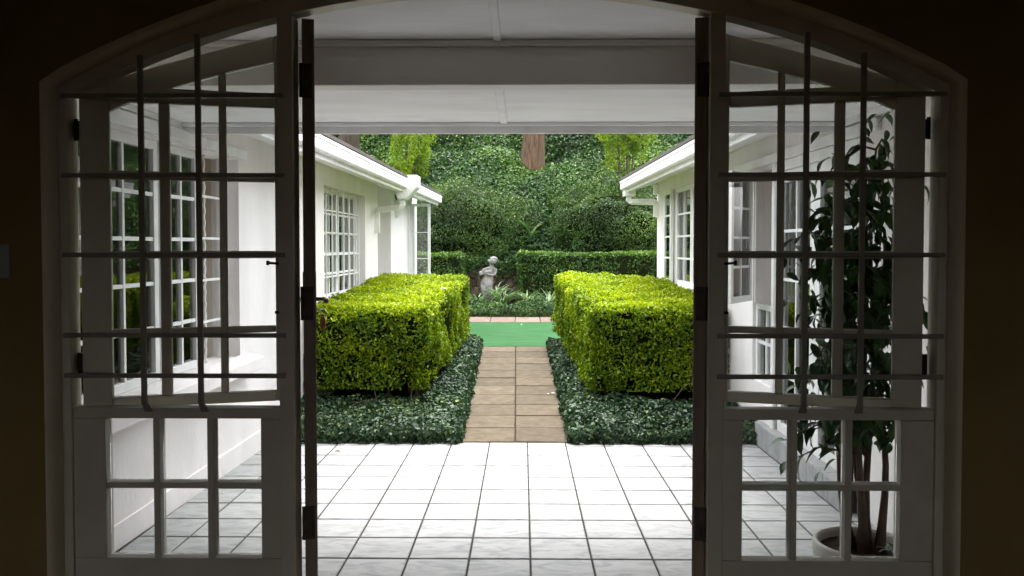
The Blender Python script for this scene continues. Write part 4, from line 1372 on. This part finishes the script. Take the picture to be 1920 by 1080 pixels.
# ---------------- stone garden wall behind the statue
swl = thing('stone_wall', 'low wall of dark brown irregular stones behind the white statue', 'wall', (-0.65, 16.7, 0.25))
MB().box(-0.75, 0.75, -0.02, 0.28, -0.1, 0.93).build('mortar_core', M['mortar'], swl)
r_ = random.Random(5)
seeds = []
for j in range(6):
    for i in range(9):
        seeds.append((-0.75 + (i + 0.5 + r_.uniform(-0.46, 0.46) + 0.5 * (j % 2)) * 0.178 - 0.05, -0.06 + (j + 0.5 + r_.uniform(-0.36, 0.36)) * 0.168))
for i, (sx_, sz_) in enumerate(seeds):
    poly = [(-0.75, -0.06), (0.75, -0.06), (0.75, 0.94), (-0.75, 0.94)]
    for k, (ox_, oz_) in enumerate(seeds):
        if k == i:
            continue
        mx_, mz_ = (sx_ + ox_) / 2, (sz_ + oz_) / 2
        nx_, nz_ = ox_ - sx_, oz_ - sz_
        ln_ = math.hypot(nx_, nz_)
        nx_, nz_ = nx_ / ln_, nz_ / ln_
        off = mx_ * nx_ + mz_ * nz_ - 0.009
        new = []
        for (ax_, az_), (bx_, bz_) in zip(poly, poly[1:] + poly[:1]):
            da, db = ax_ * nx_ + az_ * nz_ - off, bx_ * nx_ + bz_ * nz_ - off
            if da <= 0:
                new.append((ax_, az_))
            if da * db < 0:
                t = da / (da - db)
                new.append((ax_ + (bx_ - ax_) * t, az_ + (bz_ - az_) * t))
        poly = new
        if len(poly) < 3:
            break
    if len(poly) < 3:
        continue
    m_ = len(poly)
    cx_, cz_ = sum(p[0] for p in poly) / m_, sum(p[1] for p in poly) / m_
    pr_ = r_.uniform(0.03, 0.075)
    tl_ = r_.uniform(-0.12, 0.12)
    ring_b = [(px, 0.0, pz_) for px, pz_ in poly]
    ring_m = [(cx_ + (px - cx_) * 0.97, -pr_ * 0.6 + (px - cx_) * tl_, cz_ + (pz_ - cz_) * 0.97) for px, pz_ in poly]
    ring_t = [(cx_ + (px - cx_) * 0.74, -pr_ + (px - cx_) * tl_, cz_ + (pz_ - cz_) * 0.74) for px, pz_ in poly]
    st = MB().add(ring_b + ring_m + ring_t, [tuple(range(2 * m_, 3 * m_))] + [(q, (q + 1) % m_, (q + 1) % m_ + m_, q + m_) for q in range(m_)] + [(q + m_, (q + 1) % m_ + m_, (q + 1) % m_ + 2 * m_, q + 2 * m_) for q in range(m_)])
    st.build('stone', M['stone'], swl)


n_ = 2600
q_ = rng.uniform(0, 1, n_)
lx_ = np.where(q_ < 0.6, rng.uniform(-0.78, 0.78, n_), np.where(q_ < 0.85, 0.78 - rng.gamma(1.3, 0.07, n_), -0.78 + rng.gamma(1.2, 0.05, n_)))
lz_ = np.where(q_ < 0.6, 0.98 - rng.gamma(1.4, 0.06, n_) - 0.05 * np.sin(lx_ * 7), rng.uniform(0.0, 0.95, n_))
Pw = np.column_stack([lx_, -0.09 - 0.04 * rng.uniform(0, 1, n_), lz_])
leaves('ivy', Pw, np.tile([0, -1, 0.3], (n_, 1)), 0.06, M['ivy_leaf'], rng.beta(2, 2.5, n_), swl, aspect=0.75, fine=False, spread=0.6, grav=0.4)['kind'] = 'stuff'

# ---------------- statue of a draped youth on a low plinth
def build_statue():
    root = thing('garden_statue', 'weathered pale stone statue of a draped youth holding a bundle, before the stone wall', 'statue', (-0.635, 15.9, 0.27))
    V, F = [], []
    na = 40
    # stacked cross sections: z, centre x, centre y, half width, half depth, fold depth, bare back of the robe
    sec = [(0.16, -0.015, 0.0, 0.070, 0.060, 0.14), (0.20, -0.015, 0.0, 0.066, 0.058, 0.16), (0.28, -0.012, 0, 0.072, 0.062, 0.14), (0.38, -0.018, 0, 0.085, 0.070, 0.12),
           (0.47, -0.022, 0, 0.097, 0.075, 0.09), (0.54, -0.018, 0, 0.096, 0.074, 0.06), (0.60, -0.006, 0, 0.085, 0.066, 0.04), (0.64, 0.004, 0, 0.076, 0.058, 0.03),
           (0.655, 0.006, 0, 0.083, 0.064, 0.05), (0.68, 0.008, 0, 0.082, 0.062, 0.03), (0.72, 0.014, 0, 0.074, 0.056, 0.0), (0.77, 0.020, 0, 0.083, 0.056, 0), (0.805, 0.022, 0, 0.078, 0.050, 0),
           (0.825, 0.023, 0, 0.055, 0.042, 0), (0.84, 0.023, 0, 0.034, 0.034, 0), (0.87, 0.025, -0.004, 0.029, 0.030, 0), (0.885, 0.026, -0.006, 0.030, 0.033, 0)]
    for z, cx, cy, a, b_, fd in sec:
        for k in range(na):
            t = 2 * math.pi * k / na
            q = 1 + fd * (0.6 * math.sin(9 * t + z * 5) + 0.4 * math.sin(5 * t - z * 8)) * (0.6 + 0.4 * math.cos(t + 1.57))
            V.append((cx + a * q * math.cos(t), cy + b_ * q * math.sin(t), z))
    for i in range(len(sec) - 1):
        for k in range(na):
            k2 = (k + 1) % na
            F.append((i * na + k, i * na + k2, (i + 1) * na + k2, (i + 1) * na + k))
    F.append(tuple(range(na))[::-1])
    F.append(tuple(range(len(V) - na, len(V))))
    mb = MB().add(V, F)

    def blob(c, r, n1=10, n2=14, wob=0.0):
        vs, fs = [], []
        for i in range(n1 + 1):
            p = math.pi * i / n1
            for k in range(n2):
                t = 2 * math.pi * k / n2
                w_ = 1 + wob * math.sin(5 * t + 3 * p) * math.sin(4 * p)
                vs.append((c[0] + r[0] * w_ * math.sin(p) * math.cos(t), c[1] + r[1] * w_ * math.sin(p) * math.sin(t), c[2] + r[2] * w_ * math.cos(p)))
        for i in range(n1):
            for k in range(n2):
                k2 = (k + 1) % n2
                fs.append((i * n2 + k, (i + 1) * n2 + k, (i + 1) * n2 + k2, i * n2 + k2))
        mb.add(vs, fs)
    hd0 = len(mb.v)
    # head turned a little to the right and down, curly hair, face
    blob((0.032, -0.012, 0.935), (0.043, 0.049, 0.056))
    blob((0.042, -0.052, 0.915), (0.014, 0.016, 0.014))      # chin and cheeks
    blob((0.046, -0.062, 0.935), (0.007, 0.010, 0.011))      # nose
    for k in range(30):
        t = rng.uniform(0, 6.28)
        p = rng.uniform(0.0, 1.75)
        if math.sin(t) < -0.25 and p > 0.85:
            continue
        blob((0.030 + 0.046 * math.sin(p) * math.cos(t), -0.004 + 0.047 * math.sin(p) * math.sin(t), 0.945 + 0.052 * math.cos(p)), (0.017, 0.017, 0.015), 5, 7)
    mb.v[hd0:] = [(0.03 + (x - 0.03) * 1.42, -0.01 + (y + 0.01) * 1.42, 0.885 + (z - 0.885) * 1.2) for x, y, z in mb.v[hd0:]]
    # arms folded across the chest with a bundle of cloth over the left elbow
    mb.tube([(0.090, 0.0, 0.795), (0.100, -0.015, 0.74), (0.094, -0.045, 0.685), (0.05, -0.080, 0.675), (0.0, -0.085, 0.690), (-0.035, -0.080, 0.70)], [0.030, 0.028, 0.025, 0.022, 0.019, 0.017], 10)
    mb.tube([(-0.050, 0.0, 0.795), (-0.085, -0.012, 0.755), (-0.108, -0.035, 0.715), (-0.07, -0.078, 0.735), (-0.01, -0.090, 0.745), (0.03, -0.085, 0.755)], [0.029, 0.028, 0.026, 0.023, 0.019, 0.017], 10)
    for k in range(5):
        zz_ = 0.70 + 0.021 * k
        mb.tube([(-0.145 + 0.01 * k, -0.035, zz_ - 0.01), (-0.09, -0.075, zz_ + 0.005), (-0.02, -0.082, zz_ + 0.015 + 0.006 * k), (0.045, -0.065, zz_ + 0.035)], [0.012, 0.019, 0.018, 0.010], 8)
    blob((-0.118, -0.03, 0.725), (0.042, 0.036, 0.034), 8, 12, 0.12)
    # hanging ends of the robe and feet
    for k in range(7):
        x0 = -0.075 + 0.022 * k
        mb.tube([(x0 * 0.95, -0.062, 0.55), (x0 * 1.0 - 0.012, -0.072, 0.40), (x0 * 0.8 - 0.014, -0.062, 0.25), (x0 * 0.75 - 0.016, -0.056, 0.165)], [0.008, 0.013, 0.012, 0.009], 7)
    mb.tube([(-0.05, -0.02, 0.175), (-0.055, -0.075, 0.158), (-0.058, -0.11, 0.15)], [0.022, 0.02, 0.012], 8)
    mb.tube([(0.02, -0.02, 0.175), (0.025, -0.07, 0.158), (0.028, -0.10, 0.15)], [0.022, 0.02, 0.012], 8)
    # slight sway of the hip, weight on one leg
    mb.v = [(x * 1.2 - 0.035 * math.sin(max(z - 0.15, 0) * 4.2) * (1 if z < 0.9 else 1) + 0.03 * (z - 0.5), y * 1.1, z) for x, y, z in mb.v]
    o = mb.build('figure', M['statue'], root, smooth=True)
    rm = o.modifiers.new('remesh', 'REMESH')
    rm.mode = 'VOXEL'
    rm.voxel_size = 0.005
    rm.use_smooth_shade = True
    MB().box(-0.12, 0.10, -0.13, 0.10, 0.0, 0.15).box(-0.14, 0.12, -0.15, 0.12, -0.15, 0.03).build('plinth', M['statue'], root, bevel=0.008)
    return root


build_statue()


# ---------------- strap-leaved plants in the border
def strap_clump(x, y, z, n_, ln, seed, label, name='strap_leaf_plant', wid=0.026, upright=1.0, group='strap-leaved plants round the statue'):
    r_ = np.random.default_rng(seed)
    V, F, tn = [], [], []
    for _ in range(n_):
        t = r_.uniform(0, 6.28)
        l_ = ln * 1.25 * r_.uniform(0.6, 1.15)
        up = upright + r_.uniform(-0.2, 0.35)
        d = np.array([math.cos(t), math.sin(t), 0])
        s = np.array([-math.sin(t), math.cos(t), 0])
        p = np.array([r_.normal() * 0.03, r_.normal() * 0.03, 0.0])
        a = math.atan2(up, 0.5)
        w_ = wid * r_.uniform(0.7, 1.2)
        i0 = len(V)
        K = 7
        for k in range(K):
            f_ = k / (K - 1)
            ww = w_ * (0.55 + 0.45 * math.sin(min(1, f_ * 1.6) * 1.57)) * (1 - f_ ** 3)
            V += [p - s * ww / 2, p + s * ww / 2]
            p = p + (d * math.cos(a) + np.array([0, 0, 1]) * math.sin(a)) * l_ / (K - 1)
            a -= r_.uniform(0.16, 0.40)
        for k in range(K - 1):
            q = i0 + 2 * k
            F += [(q, q + 1, q + 3), (q, q + 3, q + 2)]
        tn += [r_.uniform(0.15, 1.0)] * (2 * (K - 1))
    me = np_mesh(name, np.array(V), np.array(F), M['strap_leaf'], np.array(tn))
    o = put(name, me, None, (x, y, z))
    return tag(o, label, 'plant', group)


strap_clump(-0.50, 15.62, 0.50, 34, 0.46, 1, 'tall strap-leaved plant in front of the statue, just right of its waist')
strap_clump(-0.36, 15.52, 0.32, 70, 0.58, 2, 'wide strap-leaved clump right of the statue, before the stone wall')
strap_clump(-0.86, 15.55, 0.32, 56, 0.50, 3, 'dark strap-leaved clump at the left foot of the statue')
strap_clump(0.10, 15.55, 0.33, 52, 0.55, 4, 'strap-leaved clump at the left corner of the right boundary hedge')
strap_clump(0.48, 15.55, 0.33, 50, 0.55, 5, 'strap-leaved clump in front of the right boundary hedge, half behind the box hedge')
strap_clump(-0.62, 15.48, 0.30, 34, 0.38, 6, 'low strap-leaved plant covering the plinth of the statue')
strap_clump(0.20, 17.35, 1.62, 9, 0.62, 7, 'broad upright blade-leaved plant on the bank between the two big shrubs', 'blade_leaf_plant', 0.075, 1.3, None)

# ---------------- potted ficus on the patio
PX, PY = 1.475, 3.56
PZ = patio_z(PY)
pot = thing('flower_pot', 'round cream pot with grey rim and dark leaf print, on the patio tiles', 'pot', (PX, PY, PZ))
MB().lathe([(0.10, 0.0), (0.150, 0.0), (0.160, 0.012), (0.178, 0.10), (0.192, 0.20), (0.194, 0.228)], n=48).build('bowl', M['pot_glaze'], pot, smooth=True)
MB().lathe([(0.196, 0.224), (0.203, 0.228), (0.206, 0.25), (0.206, 0.298), (0.200, 0.310), (0.188, 0.308), (0.182, 0.29), (0.178, 0.20)], n=48).build('rim', M['pot_rim'], pot, smooth=True)
MB().lathe([(0.002, 0.262), (0.09, 0.268), (0.181, 0.262)], n=24).build('soil', M['soil'], pot, smooth=True)
pot.scale = (1, 1, 0.86)
for k in range(9):
    t0_ = 2 * math.pi * k / 9 + 0.2
    mo = MB()
    for (da, dz_, l_, w_, aa) in [(0, 0.0, 0.05, 0.012, 1.57), (-.06, 0.0, 0.05, 0.012, 2.3), (.06, 0, 0.05, 0.012, 0.85), (-.10, -.01, 0.055, 0.010, 2.9), (.10, -.01, 0.055, 0.010, 0.25), (.04, -.02, .035, .01, -0.6), (-.04, -.02, .035, .01, 3.7)]:
        pts_ = []
        for (f_, g_) in ((0, 0), (0.5, 0.5), (1, 0), (0.5, -0.5)):
            lx = l_ * f_ * math.cos(aa) - w_ * g_ * math.sin(aa) + da * 0.2
            lz = 0.186 + l_ * f_ * math.sin(aa) + w_ * g_ * math.cos(aa) + dz_
            rr = 0.1595 + (lz - 0.012) * 0.185
            th_ = t0_ + lx / rr
            pts_.append(((rr + 0.0045) * math.cos(th_), (rr + 0.0045) * math.sin(th_), lz))
        mo.add(pts_, [(0, 1, 2, 3)])
    mo.build('leaf_print', M['pot_ink'], pot)

fic = thing('ficus_tree', 'tall potted ficus with red-brown stems and dark drooping leaves, behind the right sash', 'plant', (PX, PY, PZ + 0.215))
fr_ = np.random.default_rng(4)
twigs = MB()
nodes_ = []
stems_def = [(-0.075, 0.02, -0.06, 1.30), (-0.03, -0.03, 0.0, 1.62), (0.03, 0.02, 0.03, 1.74), (0.075, -0.02, 0.06, 1.40), (0.0, 0.06, -0.02, 1.15), (-0.05, 0.05, -0.10, 1.45)]
for i, (sx, sy, ex, hh) in enumerate(stems_def):
    pts_, rad_ = [], []
    for k in range(12):
        f_ = k / 11
        w_ = 0.024 * math.sin(f_ * 9 + i * 1.7) * (1 - 0.4 * f_)
        pts_.append((sx + (ex - sx) * f_ + w_, sy * (1 - f_) + 0.02 * math.cos(f_ * 8 + i), hh * f_))
        rad_.append(0.0165 * (1 - 0.72 * f_) + (0.012 * math.exp(-f_ * 14)))
    sm = MB()
    sm.tube(pts_, rad_, 9)
    sm.build('trunk', M['ficus_stem'], fic, smooth=True)
    for k in range(2, 12):
        nodes_.append((Vector(pts_[k]), k / 11))
# side twigs that end in drooping leaves
leaf_spots = []
for _ in range(64):
    base, f_ = nodes_[fr_.integers(len(nodes_))]
    if base.z < 0.42:
        continue
    t = fr_.uniform(0, 6.28)
    ln = fr_.uniform(0.10, 0.27) * (1.0 if base.z < 1.2 else 0.72)
    d_ = Vector((math.cos(t) * 1.0, math.sin(t) * 0.75, fr_.uniform(0.0, 0.6)))
    if d_.x < 0:
        d_.x *= 1.15
    m1 = base + d_ * ln * 0.55 + Vector((0, 0, 0.02))
    e1 = base + d_ * ln + Vector((0, 0, -0.05))
    twigs.tube([base, m1, e1], [0.0055, 0.004, 0.0022], 5)
    for q in np.linspace(0.35, 1.0, 4):
        p = (base.lerp(m1, q / 0.55) if q < 0.55 else m1.lerp(e1, (q - 0.55) / 0.45))
        leaf_spots.append((p, t + fr_.uniform(-1.1, 1.1)))
# shoots at the top
for k in range(34):
    base = Vector((fr_.normal(0.03, 0.05), fr_.normal(0, 0.05), fr_.uniform(1.35, 1.74)))
    leaf_spots.append((base, fr_.uniform(0, 6.28)))
twigs.build('twigs', M['ficus_stem'], fic, smooth=True)
leaf_meshes = []
for v in range(5):
    lb = MB()
    L_, W_ = (0.088, 0.042), None
    ll_, ww_ = 0.074 + 0.007 * v, 0.034 + 0.003 * (v % 3)
    cv = 0.35 + 0.18 * v
    V, F = [], []
    K = 7
    for k in range(K):
        f_ = k / (K - 1)
        hw = ww_ * 0.5 * (math.sin(math.pi * min(1, f_ ** 0.8)) ** 0.8 if 0 < f_ < 1 else 0.03) * (1 if f_ < 0.8 else 0.75)
        x = ll_ * (math.sin(cv * f_) / cv)
        z = -ll_ * (1 - math.cos(cv * f_)) / cv
        V += [(x, -hw, z + hw * 0.35), (x, 0, z), (x, hw, z + hw * 0.35 + 0.003 * math.sin(6 * f_ + v))]
    for k in range(K - 1):
        q = 3 * k
        F += [(q, q + 3, q + 4, q + 1), (q + 1, q + 4, q + 5, q + 2)]
    lb.add(V, F)
    me = lb.mesh('leaf', M['ficus_leaf'])
    me.polygons.foreach_set('use_smooth', [True] * len(me.polygons))
    leaf_meshes.append(me)
random.shuffle(leaf_spots)
for i, (p, t) in enumerate(leaf_spots[:290]):
    s_ = fr_.uniform(0.75, 1.25)
    o = put('leaf', leaf_meshes[i % 5], fic, p, (fr_.normal(0, 0.45), fr_.uniform(0.15, 1.15), t))
    o.scale = (s_, s_, s_)
# the many further leaves inside the crown, one joined part
mv, mf = [], []
for i in range(1250):
    base, f_ = nodes_[fr_.integers(len(nodes_))]
    if base.z < 0.5:
        continue
    p = base + Vector((fr_.normal(0.0, 0.10), fr_.normal(0.02, 0.09), fr_.normal(0.03, 0.08)))
    me = leaf_meshes[i % 5]
    mt = Matrix.Translation(p) @ Matrix.Rotation(fr_.uniform(0, 6.28), 4, 'Z') @ Matrix.Rotation(fr_.uniform(0.15, 1.2), 4, 'Y') @ Matrix.Rotation(fr_.normal(0, 0.45), 4, 'X') @ Matrix.Scale(fr_.uniform(0.75, 1.15), 4)
    n0_ = len(mv)
    mv += [tuple(mt @ v.co) for v in me.vertices]
    mf += [tuple(q + n0_ for q in pg.vertices) for pg in me.polygons]
MB().add(mv, mf).build('foliage', M['ficus_leaf'], fic, smooth=True)['kind'] = 'stuff'

sp = thing('spider_plant', 'small variegated grassy plant at the foot of the ficus stems in the pot', 'plant', (PX + 0.10, PY - 0.08, PZ + 0.228))
for k in range(12):
    t = 6.28 * k / 12 + random.uniform(-.2, .2)
    b_ = MB()
    V = []
    p = Vector((0, 0, 0))
    a = 1.05
    for q in range(5):
        w_ = 0.009 * (1 - (q / 4) ** 2) + 0.001
        s_ = Vector((-math.sin(t), math.cos(t), 0))
        V += [p - s_ * w_, p + s_ * w_]
        p = p + Vector((math.cos(t) * math.cos(a), math.sin(t) * math.cos(a), math.sin(a))) * 0.026
        a -= 0.45
    b_.add(V, [(2 * q, 2 * q + 1, 2 * q + 3, 2 * q + 2) for q in range(4)])
    b_.build('leaf', M['variegated'], sp)

# ---------------- a few fallen leaves
M['dry_leaf'] = pmat('dry_leaf', (0.12, 0.07, 0.03), (0.24, 0.15, 0.06), scale=9, rough=0.8, rand=0.3)
fm = MB().add([(-0.028, 0, 0.002), (0, -0.012, 0.010), (0.03, 0.002, 0.004), (0, 0.012, 0.012), (0, 0, 0.003)], [(0, 1, 4), (1, 2, 4), (2, 3, 4), (3, 0, 4)]).mesh('fallen_leaf', M['dry_leaf'])
for x, y, w_ in ((-1.62, 6.2, 'near the left hedge bed, left of two'), (-1.42, 6.28, 'near the left hedge bed, right of two'), (-1.72, 5.45, 'beside the left house wall')):
    o = put('fallen_leaf', fm, None, (x, y, patio_z(y) + 0.001), (0, 0, random.uniform(0, 6.28)))
    tag(o, 'dry brown leaf on the tiles ' + w_, 'leaf', 'fallen leaves on the patio')
pm = MB().add([(-0.02, 0, 0.004), (0, -0.012, 0.006), (0.022, 0.0, 0.008), (0, 0.012, 0.006), (0, 0, 0.002)], [(0, 1, 4), (1, 2, 4), (2, 3, 4), (3, 0, 4)]).mesh('fallen_petal', M['petal'])
for x, y, w_ in ((0.26, 8.36, 'white fallen petal on the slab path, the left one of two'), (0.31, 8.40, 'white fallen petal at the edge of the slab path, the right one of two'), (-0.02, 13.6, 'white fallen petal lying on the green turf')):
    o = put('fallen_petal', pm, None, (x, y, garden_z(y) + 0.008), (0, 0, random.uniform(0, 6.28)))
    tag(o, w_, 'petal', 'fallen petals')
